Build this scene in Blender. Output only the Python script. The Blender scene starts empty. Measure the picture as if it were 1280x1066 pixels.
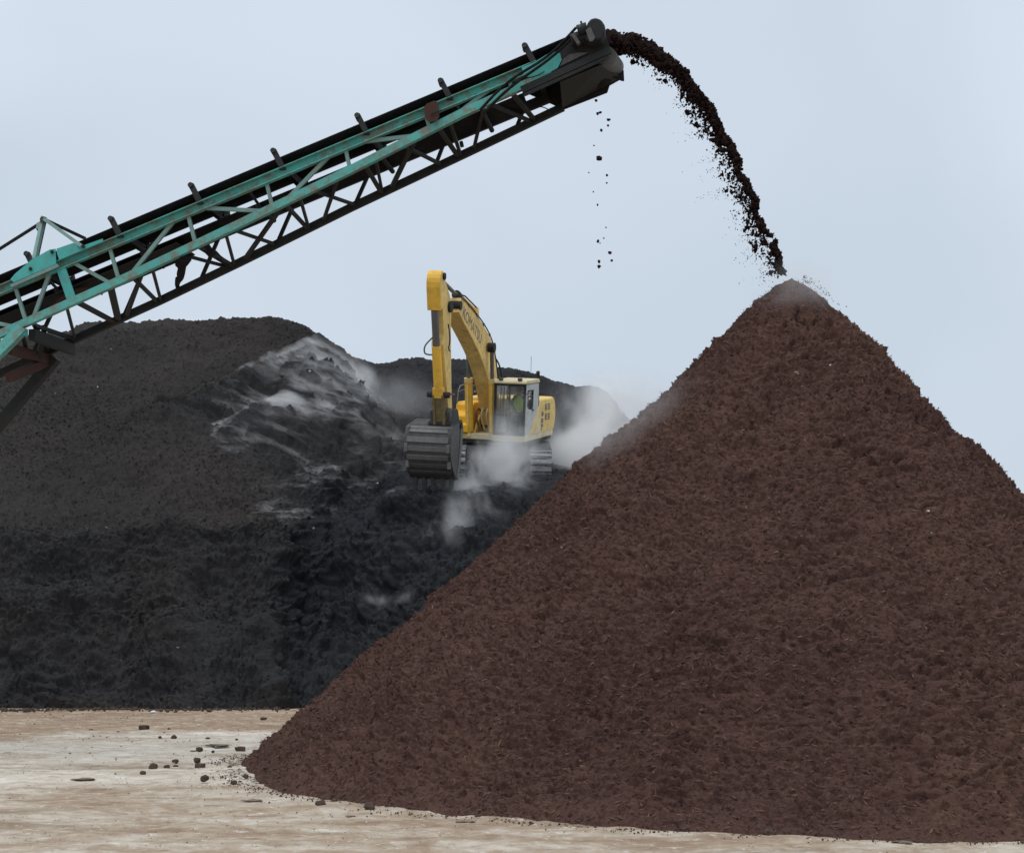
import bpy, bmesh, math, random
import numpy as np
from mathutils import Vector, Matrix

random.seed(7)
RNG = np.random.default_rng(7)
SC = bpy.context.scene
COL = SC.collection
F, HZ, EYE = 2000.0, 775.0, 2.2            # focal length and horizon row (photo pixels), eye height


def at(px, py, Y):
    """point seen at photo pixel (px, py) at distance Y"""
    return Vector(((px - 640) * Y / F, Y, EYE + (HZ - py) * Y / F))


# ------------------------------------------------------------------ noise
_perm = np.random.default_rng(3).permutation(256).astype(np.int64)
_perm = np.concatenate([_perm, _perm, _perm])
_g3 = np.random.default_rng(4).normal(size=(256, 3))
_g3 /= np.linalg.norm(_g3, axis=1)[:, None]


def perlin(x, y, z):
    xi, yi, zi = np.floor(x), np.floor(y), np.floor(z)
    xf, yf, zf = x - xi, y - yi, z - zi
    xi, yi, zi = (a.astype(np.int64) & 255 for a in (xi, yi, zi))
    u, v, w = (t * t * t * (t * (t * 6 - 15) + 10) for t in (xf, yf, zf))

    def g(dx, dy, dz):
        h = _perm[_perm[_perm[xi + dx] + yi + dy] + zi + dz]
        gr = _g3[h]
        return gr[..., 0] * (xf - dx) + gr[..., 1] * (yf - dy) + gr[..., 2] * (zf - dz)
    x00 = g(0, 0, 0) * (1 - u) + g(1, 0, 0) * u
    x10 = g(0, 1, 0) * (1 - u) + g(1, 1, 0) * u
    x01 = g(0, 0, 1) * (1 - u) + g(1, 0, 1) * u
    x11 = g(0, 1, 1) * (1 - u) + g(1, 1, 1) * u
    return ((x00 * (1 - v) + x10 * v) * (1 - w) + (x01 * (1 - v) + x11 * v) * w) * 1.6


def fbm(p, f, octv=3, zs=1.0, gain=.5):
    s, a = 0, 1.0
    for k in range(octv):
        s = s + a * perlin(p[:, 0] * f + 17.3 * k, p[:, 1] * f + 5.1 * k, p[:, 2] * f * zs + 9.7 * k)
        f *= 2.03
        a *= gain
    return s


# ------------------------------------------------------------------ mesh builder
def box_faces(b):
    return [(b, b + 3, b + 2, b + 1), (b + 4, b + 5, b + 6, b + 7), (b, b + 1, b + 5, b + 4),
            (b + 1, b + 2, b + 6, b + 5), (b + 2, b + 3, b + 7, b + 6), (b + 3, b, b + 4, b + 7)]


class MB:
    def __init__(self):
        self.v, self.f, self.sm = [], [], []

    def _add(self, vs, fs, smooth=False):
        b = len(self.v)
        self.v += [Vector(p) for p in vs]
        self.f += [tuple(b + i for i in q) for q in fs]
        self.sm += [smooth] * len(fs)

    def box(self, lo, hi):
        x0, y0, z0 = lo
        x1, y1, z1 = hi
        self._add([(x0, y0, z0), (x1, y0, z0), (x1, y1, z0), (x0, y1, z0),
                   (x0, y0, z1), (x1, y0, z1), (x1, y1, z1), (x0, y1, z1)], box_faces(0))
        return self

    def beam(self, p0, p1, w, h, up=(0, 0, 1)):
        p0, p1 = Vector(p0), Vector(p1)
        d = (p1 - p0).normalized()
        s = d.cross(Vector(up))
        if s.length < 1e-4:
            s = d.cross(Vector((0, 1, 0)))
        s.normalize()
        u = s.cross(d)
        s, u = s * w / 2, u * h / 2
        self._add([p0 - s - u, p0 + s - u, p1 + s - u, p1 - s - u, p0 - s + u, p0 + s + u, p1 + s + u, p1 - s + u], box_faces(0))
        return self

    def channel(self, p0, p1, w, h, t=.02, up=(0, 0, 1), side=1):
        """C section: web on one side with two flanges"""
        p0, p1 = Vector(p0), Vector(p1)
        d = (p1 - p0).normalized()
        s = d.cross(Vector(up)).normalized()
        u = s.cross(d)
        self.beam(p0 + s * side * (w / 2 - t / 2), p1 + s * side * (w / 2 - t / 2), t, h, up)
        for k in (-1, 1):
            o = u * k * (h / 2 - t / 2) - s * side * t / 2
            self.beam(p0 + o, p1 + o, w - t - .001, t, up)
        return self

    def tube(self, pts, r, n=10, cap=True):
        pts = [Vector(p) for p in pts]
        rs = r if isinstance(r, (list, tuple)) else [r] * len(pts)
        vs, fs = [], []
        ref = None
        for i, p in enumerate(pts):
            d = (pts[min(i + 1, len(pts) - 1)] - pts[max(i - 1, 0)])
            d.normalize()
            if ref is None:
                ref = d.orthogonal().normalized()
            ref = (ref - d * ref.dot(d))
            ref.normalize()
            b = d.cross(ref)
            for k in range(n):
                a = 2 * math.pi * k / n
                vs.append(p + (ref * math.cos(a) + b * math.sin(a)) * rs[i])
        for i in range(len(pts) - 1):
            for k in range(n):
                k2 = (k + 1) % n
                fs.append((i * n + k, i * n + k2, (i + 1) * n + k2, (i + 1) * n + k))
        self._add(vs, fs, True)
        if cap:
            self._add(vs[:n], [tuple(range(n - 1, -1, -1))])
            self._add(vs[-n:], [tuple(range(n))])
        return self

    def prism(self, poly, a, b, axis='x'):
        """poly of 2-D points extruded along axis from a to b ('x': poly is (y,z))"""
        mk = {'x': lambda q, t: (t, q[0], q[1]), 'y': lambda q, t: (q[0], t, q[1]), 'z': lambda q, t: (q[0], q[1], t)}[axis]
        n = len(poly)
        vs = [mk(q, a) for q in poly] + [mk(q, b) for q in poly]
        fs = [tuple(range(n - 1, -1, -1)), tuple(range(n, 2 * n))]
        fs += [(i, (i + 1) % n, n + (i + 1) % n, n + i) for i in range(n)]
        self._add(vs, fs)
        return self

    def strip(self, prof, a, b, t, axis='x'):
        """open profile (y,z) of thickness t extruded along x"""
        up, lo = [], []
        for i, q in enumerate(prof):
            p0 = Vector(prof[max(i - 1, 0)])
            p1 = Vector(prof[min(i + 1, len(prof) - 1)])
            d = (p1 - p0).normalized()
            nrm = Vector((-d.y, d.x)) * t / 2
            up.append(Vector(q) + nrm)
            lo.append(Vector(q) - nrm)
        for i in range(len(prof) - 1):
            self.prism([tuple(lo[i]), tuple(lo[i + 1]), tuple(up[i + 1]), tuple(up[i])], a, b, axis)
        return self

    def plate(self, pts, nrm):
        """planar polygon given in 3-D, thickened by the vector nrm"""
        n = len(pts)
        vs = [Vector(p) for p in pts] + [Vector(p) + Vector(nrm) for p in pts]
        fs = [tuple(range(n - 1, -1, -1)), tuple(range(n, 2 * n))] + [(i, (i + 1) % n, n + (i + 1) % n, n + i) for i in range(n)]
        self._add(vs, fs)
        return self

    def build(self, name, mat, parent=None, off=None, bevel=0, rec=True):
        me = bpy.data.meshes.new(name)
        off = Vector(off) if off is not None else Vector((0, 0, 0))
        me.from_pydata([tuple(p - off) for p in self.v], [], self.f)
        me.polygons.foreach_set('use_smooth', self.sm)
        if rec:
            bm = bmesh.new()
            bm.from_mesh(me)
            bmesh.ops.recalc_face_normals(bm, faces=bm.faces)
            bm.to_mesh(me)
            bm.free()
        me.materials.append(mat)
        o = bpy.data.objects.new(name, me)
        COL.objects.link(o)
        if parent is not None:
            o.parent = parent
        if bevel:
            m = o.modifiers.new('bevel', 'BEVEL')
            m.width = bevel
            m.segments = 2
            m.limit_method = 'ANGLE'
        return o


def tag(o, label=None, cat=None, group=None, kind=None):
    if label:
        o['label'] = label
    if cat:
        o['category'] = cat
    if group:
        o['group'] = group
    if kind:
        o['kind'] = kind
    return o


def empty(name, loc):
    o = bpy.data.objects.new(name, None)
    o.empty_display_size = .3
    o.location = loc
    COL.objects.link(o)
    return o


def np_mesh(name, verts, quads=None, tris=None, smooth=True):
    me = bpy.data.meshes.new(name)
    nv = len(verts)
    me.vertices.add(nv)
    me.vertices.foreach_set('co', verts.astype(np.float32).ravel())
    loops, starts, pos = [], [], 0
    if quads is not None and len(quads):
        loops.append(quads.ravel())
        starts.append(np.arange(len(quads)) * 4)
        pos = len(quads) * 4
    if tris is not None and len(tris):
        loops.append(tris.ravel())
        starts.append(pos + np.arange(len(tris)) * 3)
    loops = np.concatenate(loops).astype(np.int32)
    starts = np.concatenate(starts).astype(np.int32)
    me.loops.add(len(loops))
    me.loops.foreach_set('vertex_index', loops)
    me.polygons.add(len(starts))
    me.polygons.foreach_set('loop_start', starts)
    if smooth:
        me.polygons.foreach_set('use_smooth', np.ones(len(starts), dtype=bool))
    me.update(calc_edges=True)
    return me


def attr(me, name, vals):
    a = me.attributes.new(name, 'FLOAT', 'POINT')
    a.data.foreach_set('value', np.asarray(vals, dtype=np.float32))


# ------------------------------------------------------------------ materials
class NT:
    def __init__(self, name):
        self.m = bpy.data.materials.new(name)
        self.m.use_nodes = True
        self.t = self.m.node_tree
        self.b = self.t.nodes.get('Principled BSDF')
        self.out = self.t.nodes.get('Material Output')

    def n(self, kind, **kw):
        nd = self.t.nodes.new(kind)
        for k, v in kw.items():
            setattr(nd, k, v)
        return nd

    def l(self, a, b):
        self.t.links.new(a, b)

    def val(self, nd, **kw):
        for k, v in kw.items():
            nd.inputs[k].default_value = v
        return nd

    def noise(self, scale, detail=4, rough=.55, vec=None, dist=0):
        nd = self.n('ShaderNodeTexNoise')
        self.val(nd, Scale=scale, Detail=detail, Roughness=rough, Distortion=dist)
        if vec is not None:
            self.l(vec, nd.inputs['Vector'])
        return nd.outputs['Fac']

    def ramp(self, src, stops):
        nd = self.n('ShaderNodeValToRGB')
        cr = nd.color_ramp
        while len(cr.elements) < len(stops):
            cr.elements.new(.5)
        for e, (p, c) in zip(cr.elements, stops):
            e.position = p
            e.color = c if len(c) == 4 else (*c, 1)
        self.l(src, nd.inputs[0])
        return nd.outputs[0]

    def mix(self, fac, a, b, mode='MIX'):
        nd = self.n('ShaderNodeMix', data_type='RGBA', blend_type=mode)
        for s, i in ((fac, 0), (a, 6), (b, 7)):
            if isinstance(s, (int, float)):
                nd.inputs[i].default_value = s
            elif isinstance(s, tuple):
                nd.inputs[i].default_value = s if len(s) == 4 else (*s, 1)
            else:
                self.l(s, nd.inputs[i])
        return nd.outputs[2]

    def math(self, op, a, b=0.0, clamp=False):
        nd = self.n('ShaderNodeMath', operation=op, use_clamp=clamp)
        for s, i in ((a, 0), (b, 1)):
            if isinstance(s, (int, float)):
                nd.inputs[i].default_value = s
            else:
                self.l(s, nd.inputs[i])
        return nd.outputs[0]

    def attr(self, name):
        nd = self.n('ShaderNodeAttribute', attribute_name=name)
        return nd.outputs['Fac']

    def obj(self, scale=(1, 1, 1)):
        tc = self.n('ShaderNodeTexCoord')
        mp = self.n('ShaderNodeMapping')
        mp.inputs['Scale'].default_value = scale
        self.l(tc.outputs['Object'], mp.inputs['Vector'])
        return mp.outputs[0]

    def bump(self, h, strength=.5, dist=.02, prev=None):
        nd = self.n('ShaderNodeBump')
        self.val(nd, Strength=strength, Distance=dist)
        self.l(h, nd.inputs['Height'])
        if prev is not None:
            self.l(prev, nd.inputs['Normal'])
        return nd.outputs[0]

    def done(self, col=None, rough=.6, metal=0, spec=.3, nrm=None):
        b = self.b
        if col is not None:
            if isinstance(col, tuple):
                b.inputs['Base Color'].default_value = (*col, 1)
            else:
                self.l(col, b.inputs['Base Color'])
        if isinstance(rough, (int, float)):
            b.inputs['Roughness'].default_value = rough
        else:
            self.l(rough, b.inputs['Roughness'])
        b.inputs['Metallic'].default_value = metal
        b.inputs['Specular IOR Level'].default_value = spec
        if nrm is not None:
            self.l(nrm, b.inputs['Normal'])
        return self.m


def paint(name, base, dirt, amount=.5, rough=.5, scale=3.0, spec=.3, streak=(1, 1, 1)):
    """weathered paint: colour drift, patches of dirt, fine speckle"""
    t = NT(name)
    v = t.obj(streak)
    big = t.noise(scale * .5, 3, .6, v)
    med = t.noise(scale * 2.5, 5, .65, v)
    fine = t.noise(scale * 14, 3, .6, v)
    drift = t.ramp(big, [(.3, tuple(c * .86 for c in base)), (.7, tuple(min(1, c * 1.1) for c in base))])
    k = t.math('ADD', t.math('MULTIPLY', med, .75), t.math('MULTIPLY', fine, .25))
    mask = t.ramp(k, [(.5 - .05 * amount, (0, 0, 0)), (.76 - .2 * amount, (amount, amount, amount))])
    col = t.mix(mask, drift, dirt)
    r = t.math('ADD', rough, t.math('MULTIPLY', med, .25), True)
    return t.done(col, r, 0, spec, t.bump(fine, .12, .01))


M = {}
M['teal'] = paint('teal_paint', (.105, .42, .38), (.20, .17, .13), .85, .55, 2.2)
M['teal_clean'] = paint('teal_paint_clean', (.075, .40, .37), (.13, .16, .14), .4, .5, 2.2)
M['teal_dust'] = paint('teal_paint_dusty', (.18, .31, .285), (.20, .20, .18), .7, .7, 3)
M['dark_steel'] = paint('dark_steel', (.022, .026, .027), (.055, .045, .038), .6, .6, 3)
M['grey_steel'] = paint('grey_steel', (.10, .10, .10), (.05, .045, .04), .6, .5, 4)
M['rust'] = paint('rusty_steel', (.075, .038, .030), (.05, .03, .026), .6, .85, 5)
M['rubber'] = paint('black_rubber', (.012, .012, .013), (.035, .03, .028), .6, .8, 3, .15)
M['yellow'] = paint('yellow_paint', (.85, .50, .055), (.42, .28, .09), .5, .42, 2.2, .4)
M['yellow_dusty'] = paint('yellow_paint_dusty', (.84, .60, .20), (.42, .33, .19), .6, .6, 2.2)
M['yellow_clean'] = paint('yellow_paint_clean', (.80, .44, .02), (.55, .31, .05), .3, .38, 3, .4)
M['cream'] = paint('cream_paint', (.66, .58, .36), (.45, .40, .28), .5, .55, 3)
M['cab_grey'] = paint('cab_grey_paint', (.52, .55, .54), (.24, .25, .24), .6, .55, 3)
M['black'] = paint('black_trim', (.018, .019, .02), (.05, .048, .045), .5, .6, 4)
M['bucket'] = paint('worn_bucket_steel', (.065, .065, .066), (.035, .042, .042), .8, .55, 2.6)
M['wear'] = paint('wear_strap_steel', (.155, .153, .15), (.09, .085, .08), .6, .45, 3)
M['chrome'] = paint('rod_steel', (.12, .12, .12), (.05, .045, .04), .4, .35, 3, .5)
M['olive'] = paint('greased_link_steel', (.20, .155, .07), (.08, .07, .055), .7, .6, 4)
M['track'] = paint('track_steel', (.085, .085, .088), (.03, .029, .03), .7, .6, 4)
M['shoe'] = paint('polished_shoe_steel', (.30, .30, .31), (.07, .065, .06), .6, .45, 5)
M['letters'] = paint('lettering_paint', (.17, .16, .17), (.36, .30, .2), .7, .6, 4)
M['vest'] = paint('hi_vis_cloth', (.55, .90, .05), (.45, .7, .05), .3, .8, 6)
M['denim'] = paint('dark_cloth', (.03, .035, .05), (.05, .05, .05), .4, .9, 6)
M['skin'] = paint('skin', (.42, .25, .18), (.36, .2, .15), .2, .6, 8)
M['hair'] = paint('dark_hair', (.03, .022, .018), (.05, .04, .03), .3, .7, 9)


def glass_mat():
    t = NT('tinted_cab_glass')
    b = t.b
    b.inputs['Base Color'].default_value = (.98, 1.0, .99, 1)
    b.inputs['Roughness'].default_value = .08
    b.inputs['Transmission Weight'].default_value = 1.0
    b.inputs['IOR'].default_value = 1.2
    # pale dusty film standing in for sky reflected in the panes
    df = t.n('ShaderNodeBsdfDiffuse')
    df.inputs['Color'].default_value = (.42, .44, .42, 1)
    ms = t.n('ShaderNodeMixShader')
    t.l(t.ramp(t.noise(2.2, 5, .6, t.obj()), [(.3, (.05, .05, .05)), (.75, (.20, .20, .20))]), ms.inputs[0])
    t.l(b.outputs[0], ms.inputs[1])
    t.l(df.outputs[0], ms.inputs[2])
    t.l(ms.outputs[0], t.out.inputs['Surface'])
    return t.m


M['glass'] = glass_mat()


def mulch_mat():
    t = NT('red_brown_mulch')
    v = t.obj((1, 1, 1.8))
    big = t.noise(.55, 4, .6, v)
    med = t.noise(3.2, 5, .65, v)
    fib = t.noise(30, 5, .75, v, .6)
    c1 = t.ramp(big, [(.30, (.064, .034, .030)), (.52, (.088, .0485, .041)), (.72, (.117, .068, .051))])
    c2 = t.ramp(med, [(.30, (.043, .0225, .0215)), (.55, (.088, .0485, .042)), (.78, (.148, .088, .064))])
    c = t.mix(.5, c1, c2)
    damp = t.ramp(t.noise(.20, 4, .6, v, .8), [(.38, (.72, .70, .74)), (.62, (1.12, 1.1, 1.06))])
    c = t.mix(1.0, c, damp, 'MULTIPLY')
    c = t.mix(t.ramp(fib, [(.42, (0, 0, 0)), (.72, (.75, .75, .75))]), c, (.156, .088, .067))
    c = t.mix(t.ramp(fib, [(.30, (.75, .75, .75)), (.44, (0, 0, 0))]), c, (.014, .0075, .0075))
    tint = t.attr('tint')
    sh = t.ramp(tint, [(0, (.020, .011, .010)), (.35, (.083, .048, .040)), (.7, (.17, .107, .077)), (.93, (.26, .17, .11)), (1, (.55, .50, .42))])
    isb = t.math('GREATER_THAN', tint, .001)
    c = t.mix(isb, c, sh)
    nb = t.bump(t.noise(14, 5, .7, v, .4), .55, .05)
    nb = t.bump(t.noise(60, 4, .75, v, .5), .6, .018, nb)
    return t.done(c, .95, 0, .1, nb)


M['mulch'] = mulch_mat()


def clod_mat():
    t = NT('clod_earth')
    v = t.obj()
    n = t.noise(9, 5, .65, v)
    c = t.ramp(n, [(.3, (.05, .036, .028)), (.7, (.135, .098, .075))])
    return t.done(c, .95, 0, .1, t.bump(t.noise(22, 5, .7, v), .7, .03))


M['clod'] = clod_mat()


def slab_mat():
    t = NT('caked_dirt')
    v = t.obj()
    n = t.noise(7, 5, .65, v)
    c = t.ramp(n, [(.3, (.14, .11, .085)), (.7, (.27, .225, .175))])
    return t.done(c, .95, 0, .1, t.bump(t.noise(20, 5, .7, v), .7, .03))


M['slab'] = slab_mat()


def compost_mat():
    t = NT('dark_compost')
    v = t.obj((1, 1, 1.7))
    big = t.noise(.22, 4, .6, v)
    med = t.noise(1.8, 5, .65, v)
    fib = t.noise(11, 5, .75, v, .4)
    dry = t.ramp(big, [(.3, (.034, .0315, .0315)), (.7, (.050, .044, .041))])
    darkc = t.ramp(big, [(.3, (.0225, .0255, .030)), (.7, (.034, .0365, .0405))])
    c = t.mix(t.attr('dark_mix'), dry, darkc)
    c = t.mix(t.ramp(med, [(.55, (0, 0, 0)), (.8, (.5, .5, .5))]), c, (.05, .045, .042))
    c = t.mix(t.ramp(fib, [(.30, (.85, .85, .85)), (.46, (0, 0, 0))]), c, (.0075, .008, .0095))
    c = t.mix(t.ramp(fib, [(.56, (0, 0, 0)), (.78, (.75, .75, .75))]), c, (.078, .072, .070))
    tint = t.attr('tint')
    sh = t.ramp(tint, [(0, (.010, .010, .011)), (.45, (.034, .032, .032)), (.9, (.11, .104, .098)), (1, (.5, .48, .45))])
    c = t.mix(t.math('GREATER_THAN', tint, .001), c, sh)
    nb = t.bump(t.noise(5, 5, .75, v), .5, .09)
    nb = t.bump(t.noise(15, 4, .75, v), .7, .05, nb)
    return t.done(c, .95, 0, .1, nb)


M['compost'] = compost_mat()


def ground_mat():
    t = NT('dusty_yard')
    v = t.obj((.62, 1, 1))
    v2 = t.obj((.30, 1.0, 1))
    v3 = t.obj((1.0, 1.0, 1))
    big = t.noise(.28, 5, .6, v2, .5)
    streak = t.noise(1.1, 6, .68, v, .7)
    med = t.noise(3.2, 6, .7, v3, .3)
    fine = t.noise(11, 6, .8, v3)
    tc = t.n('ShaderNodeTexCoord')
    sp = t.n('ShaderNodeSeparateXYZ')
    t.l(tc.outputs['Object'], sp.inputs[0])
    # the yard is tan (tracked-in dirt) towards the dark heap, paler crushed stone in the middle
    yy = t.math('ADD', sp.outputs['Y'], t.math('MULTIPLY', t.math('SUBTRACT', big, .5), 30))
    mr = t.n('ShaderNodeMapRange')
    t.val(mr, **{'From Min': 8.0, 'From Max': 48.0})
    t.l(yy, mr.inputs[0])
    band = t.ramp(mr.outputs[0], [(.10, (.25, .25, .25)), (.19, (.46, .46, .46)), (.255, (.22, .22, .22)), (.32, (.50, .50, .50)), (.38, (.74, .74, .74)), (.46, (.76, .76, .76)), (.53, (.46, .46, .46)), (.60, (.14, .14, .14)), (.80, (.10, .10, .10)), (.92, (.28, .28, .28))])
    k = t.math('ADD', t.math('MULTIPLY', band, .85), t.math('MULTIPLY', t.math('SUBTRACT', streak, .5), 1.3))
    k = t.math('ADD', k, t.math('MULTIPLY', t.math('SUBTRACT', med, .5), 1.1), True)
    c = t.ramp(k, [(.0, (.29, .205, .145)), (.25, (.40, .315, .235)), (.5, (.53, .465, .385)), (.75, (.65, .595, .515)), (1, (.75, .705, .63))])
    c = t.mix(t.ramp(fine, [(.28, (.65, .65, .65)), (.45, (0, 0, 0))]), c, (.24, .20, .165))
    c = t.mix(t.ramp(fine, [(.58, (0, 0, 0)), (.8, (.5, .5, .5))]), c, (.66, .63, .58))
    dark = t.ramp(t.noise(.55, 6, .65, v2, 1.0), [(.58, (0, 0, 0)), (.68, (.7, .7, .7))])
    c = t.mix(dark, c, (.22, .175, .135))
    sp1 = t.noise(5.5, 3, .7, v3, .6)
    c = t.mix(t.ramp(sp1, [(.30, (.75, .75, .75)), (.40, (0, 0, 0))]), c, (.27, .215, .165))
    c = t.mix(t.ramp(sp1, [(.60, (0, 0, 0)), (.70, (.7, .7, .7))]), c, (.76, .72, .66))
    nb = t.bump(t.noise(2.2, 6, .7, v3), .5, .10)
    nb = t.bump(fine, .5, .03, nb)
    return t.done(c, .95, 0, 0, nb)


M['ground'] = ground_mat()


def steam_mat(name, dens, scale, lo, hi, stretch=(1, 1, 1), radial=True, aniso=.0, power=1.0, warp=1.0, wispy=False, tilt=None):
    m = bpy.data.materials.new(name)
    m.use_nodes = True
    t = NT.__new__(NT)
    t.m, t.t = m, m.node_tree
    m.node_tree.nodes.clear()
    out = t.n('ShaderNodeOutputMaterial')
    pv = t.n('ShaderNodeVolumePrincipled')
    pv.inputs['Color'].default_value = (.975, .982, .99, 1)
    pv.inputs['Anisotropy'].default_value = aniso
    pv.inputs['Density Attribute'].default_value = ''
    geo = t.n('ShaderNodeNewGeometry')
    mp = t.n('ShaderNodeMapping')
    mp.inputs['Scale'].default_value = stretch
    if tilt is not None:                                           # features drawn out along a tilted axis
        mp.vector_type = 'TEXTURE'
        mp.inputs['Rotation'].default_value = (0, math.radians(tilt), 0)
    t.l(geo.outputs['Position'], mp.inputs['Vector'])
    w = t.n('ShaderNodeTexNoise')
    t.val(w, Scale=scale * .7, Detail=2.0)
    t.l(mp.outputs[0], w.inputs['Vector'])
    va = t.n('ShaderNodeVectorMath', operation='MULTIPLY_ADD')
    t.l(w.outputs['Color'], va.inputs[0])
    va.inputs[1].default_value = (warp / scale,) * 3
    t.l(mp.outputs[0], va.inputs[2])
    nz = t.noise(scale, 5, .6, va.outputs[0])
    if wispy:                                                      # thin filaments where the noise crosses its middle value, in patches
        rid = t.math('SUBTRACT', 1.0, t.math('MULTIPLY', t.math('ABSOLUTE', t.math('SUBTRACT', nz, .5)), 4.0), True)
        patch = t.noise(scale * .45, 3, .55, mp.outputs[0])
        nz = t.math('ADD', t.math('MULTIPLY', rid, .42), t.math('MULTIPLY', patch, .62))
    if radial:                                                     # the billows are eaten away towards the rim
        tc0 = t.n('ShaderNodeTexCoord')
        l0 = t.n('ShaderNodeVectorMath', operation='LENGTH')
        t.l(tc0.outputs['Object'], l0.inputs[0])
        nz = t.math('SUBTRACT', nz, t.math('MULTIPLY', t.math('POWER', l0.outputs['Value'], 1.6), .26))
        nz = t.math('ADD', nz, .08)
    mr = t.n('ShaderNodeMapRange', interpolation_type='SMOOTHSTEP')
    t.val(mr, **{'From Min': lo, 'From Max': hi})
    t.l(nz, mr.inputs[0])
    d = t.math('POWER', mr.outputs[0], power)
    if radial:
        tc = t.n('ShaderNodeTexCoord')
        ln = t.n('ShaderNodeVectorMath', operation='LENGTH')
        t.l(tc.outputs['Object'], ln.inputs[0])
        fr = t.n('ShaderNodeMapRange', interpolation_type='SMOOTHSTEP')
        t.val(fr, **{'From Min': 1.0, 'From Max': .35})
        t.l(ln.outputs['Value'], fr.inputs[0])
        d = t.math('MULTIPLY', d, fr.outputs[0])
    d = t.math('MULTIPLY', d, dens)
    t.l(d, pv.inputs['Density'])
    t.l(pv.outputs[0], out.inputs['Volume'])
    return m


# ------------------------------------------------------------------ world, sun, camera
SUN_EL, SUN_AZ = math.radians(74), math.radians(205)     # high, thin cloud; behind the camera, a little to its left
w = bpy.data.worlds.new('World')
SC.world = w
w.use_nodes = True
wt = w.node_tree
bg = wt.nodes['Background']
bg.inputs['Strength'].default_value = .1
sky = wt.nodes.new('ShaderNodeTexSky')
sky.sky_type = 'NISHITA'
sky.sun_disc = False
sky.sun_elevation = SUN_EL
sky.sun_rotation = SUN_AZ
tcw = wt.nodes.new('ShaderNodeTexCoord')
n1 = wt.nodes.new('ShaderNodeTexNoise')
n1.inputs['Scale'].default_value = 2.2
n1.inputs['Detail'].default_value = 4
n1.inputs['Roughness'].default_value = .45
n1.inputs['Distortion'].default_value = .6
wt.links.new(tcw.outputs['Generated'], n1.inputs['Vector'])
cm = wt.nodes.new('ShaderNodeMix')
cm.data_type = 'RGBA'
mrw = wt.nodes.new('ShaderNodeMapRange')
mrw.inputs['From Min'].default_value = .38
mrw.inputs['From Max'].default_value = .64
wt.links.new(n1.outputs['Fac'], mrw.inputs[0])
wt.links.new(mrw.outputs[0], cm.inputs[0])
cm.inputs[6].default_value = (5.95, 6.8, 7.75, 1)
cm.inputs[7].default_value = (7.1, 7.9, 9.0, 1)
mx = wt.nodes.new('ShaderNodeMix')
mx.data_type = 'RGBA'
mx.inputs[0].default_value = .95
wt.links.new(sky.outputs[0], mx.inputs[6])
wt.links.new(cm.outputs[2], mx.inputs[7])
wt.links.new(mx.outputs[2], bg.inputs['Color'])

sl = bpy.data.lights.new('sun', 'SUN')
sl.energy = 1.6
sl.angle = math.radians(50)
sl.color = (1, .96, .90)
so = bpy.data.objects.new('sun', sl)
COL.objects.link(so)
sdir = Vector((math.sin(SUN_AZ) * math.cos(SUN_EL), math.cos(SUN_AZ) * math.cos(SUN_EL), math.sin(SUN_EL)))
so.rotation_euler = sdir.to_track_quat('Z', 'Y').to_euler()
so.location = (0, -20, 40)

cam = bpy.data.cameras.new('camera')
cam.sensor_width = 36
cam.lens = 36 * F / 1280
cam.shift_y = (HZ - 533) / 1280
cam.clip_end = 5000
co = bpy.data.objects.new('camera', cam)
co.location = (0, 0, EYE)
co.rotation_euler = (math.pi / 2, 0, 0)
COL.objects.link(co)
SC.camera = co
SC.view_settings.view_transform = 'Standard'
SC.view_settings.look = 'None'
SC.view_settings.exposure = 0
SC.view_settings.gamma = 1
SC.cycles.volume_bounces = 6
SC.cycles.max_bounces = 8
SC.cycles.use_denoising = True
SC.cycles.volume_step_rate = .6
SC.cycles.volume_max_steps = 256

# ------------------------------------------------------------------ ground
def build_ground():
    xs = np.concatenate([[-1500, -400, -120, -50], np.linspace(-22, 22, 330), [50, 120, 400, 1500]])
    ys = np.concatenate([[-300, -40, 0], np.linspace(8, 46, 330), [60, 120, 400, 2500]])
    X, Y = np.meshgrid(xs, ys)
    p = np.stack([X.ravel(), Y.ravel(), np.zeros(X.size)], 1)
    q = p * [.5, 1, 1]
    z = fbm(q, .45, 3) * .035 + fbm(p, 1.6, 3) * .022 + fbm(p, 5.0, 2) * .010
    inside = (np.abs(p[:, 0]) < 22) & (p[:, 1] > 8) & (p[:, 1] < 46)
    p[:, 2] = np.where(inside, z - .02, -.02)
    nx, ny = len(xs), len(ys)
    i = (np.arange(ny - 1)[:, None] * nx + np.arange(nx - 1)[None]).ravel()
    me = np_mesh('ground', p, np.stack([i, i + 1, i + nx + 1, i + nx], 1))
    me.materials.append(M['ground'])
    o = bpy.data.objects.new('ground', me)
    COL.objects.link(o)
    tag(o, 'pale dusty yard of crushed stone with tan streaks', 'ground', kind='structure')


build_ground()


def shards(P, N, n, lmin, lmax, wmin, wmax, lift, rng, flat=.5):
    """n thin slivers lying on a surface sampled at points P with normals N; returns verts and quads"""
    idx = rng.integers(0, len(P), n)
    p, nr = P[idx], N[idx]
    d = rng.normal(size=(n, 3))
    d[:, 2] *= flat
    d -= nr * np.sum(d * nr, 1)[:, None] * rng.uniform(.55, 1.0, n)[:, None]
    d /= np.linalg.norm(d, axis=1)[:, None]
    s = np.cross(d, nr)
    s += nr * rng.normal(0, .5, n)[:, None]
    s /= np.linalg.norm(s, axis=1)[:, None]
    L = rng.uniform(lmin, lmax, n)[:, None] / 2
    W = rng.uniform(wmin, wmax, n)[:, None] / 2
    p = p + nr * rng.uniform(0, lift, n)[:, None]
    v = np.stack([p - d * L, p + s * W, p + d * L, p - s * W], 1).reshape(-1, 3)
    f = np.arange(4 * n).reshape(n, 4)
    return v, f


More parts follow.
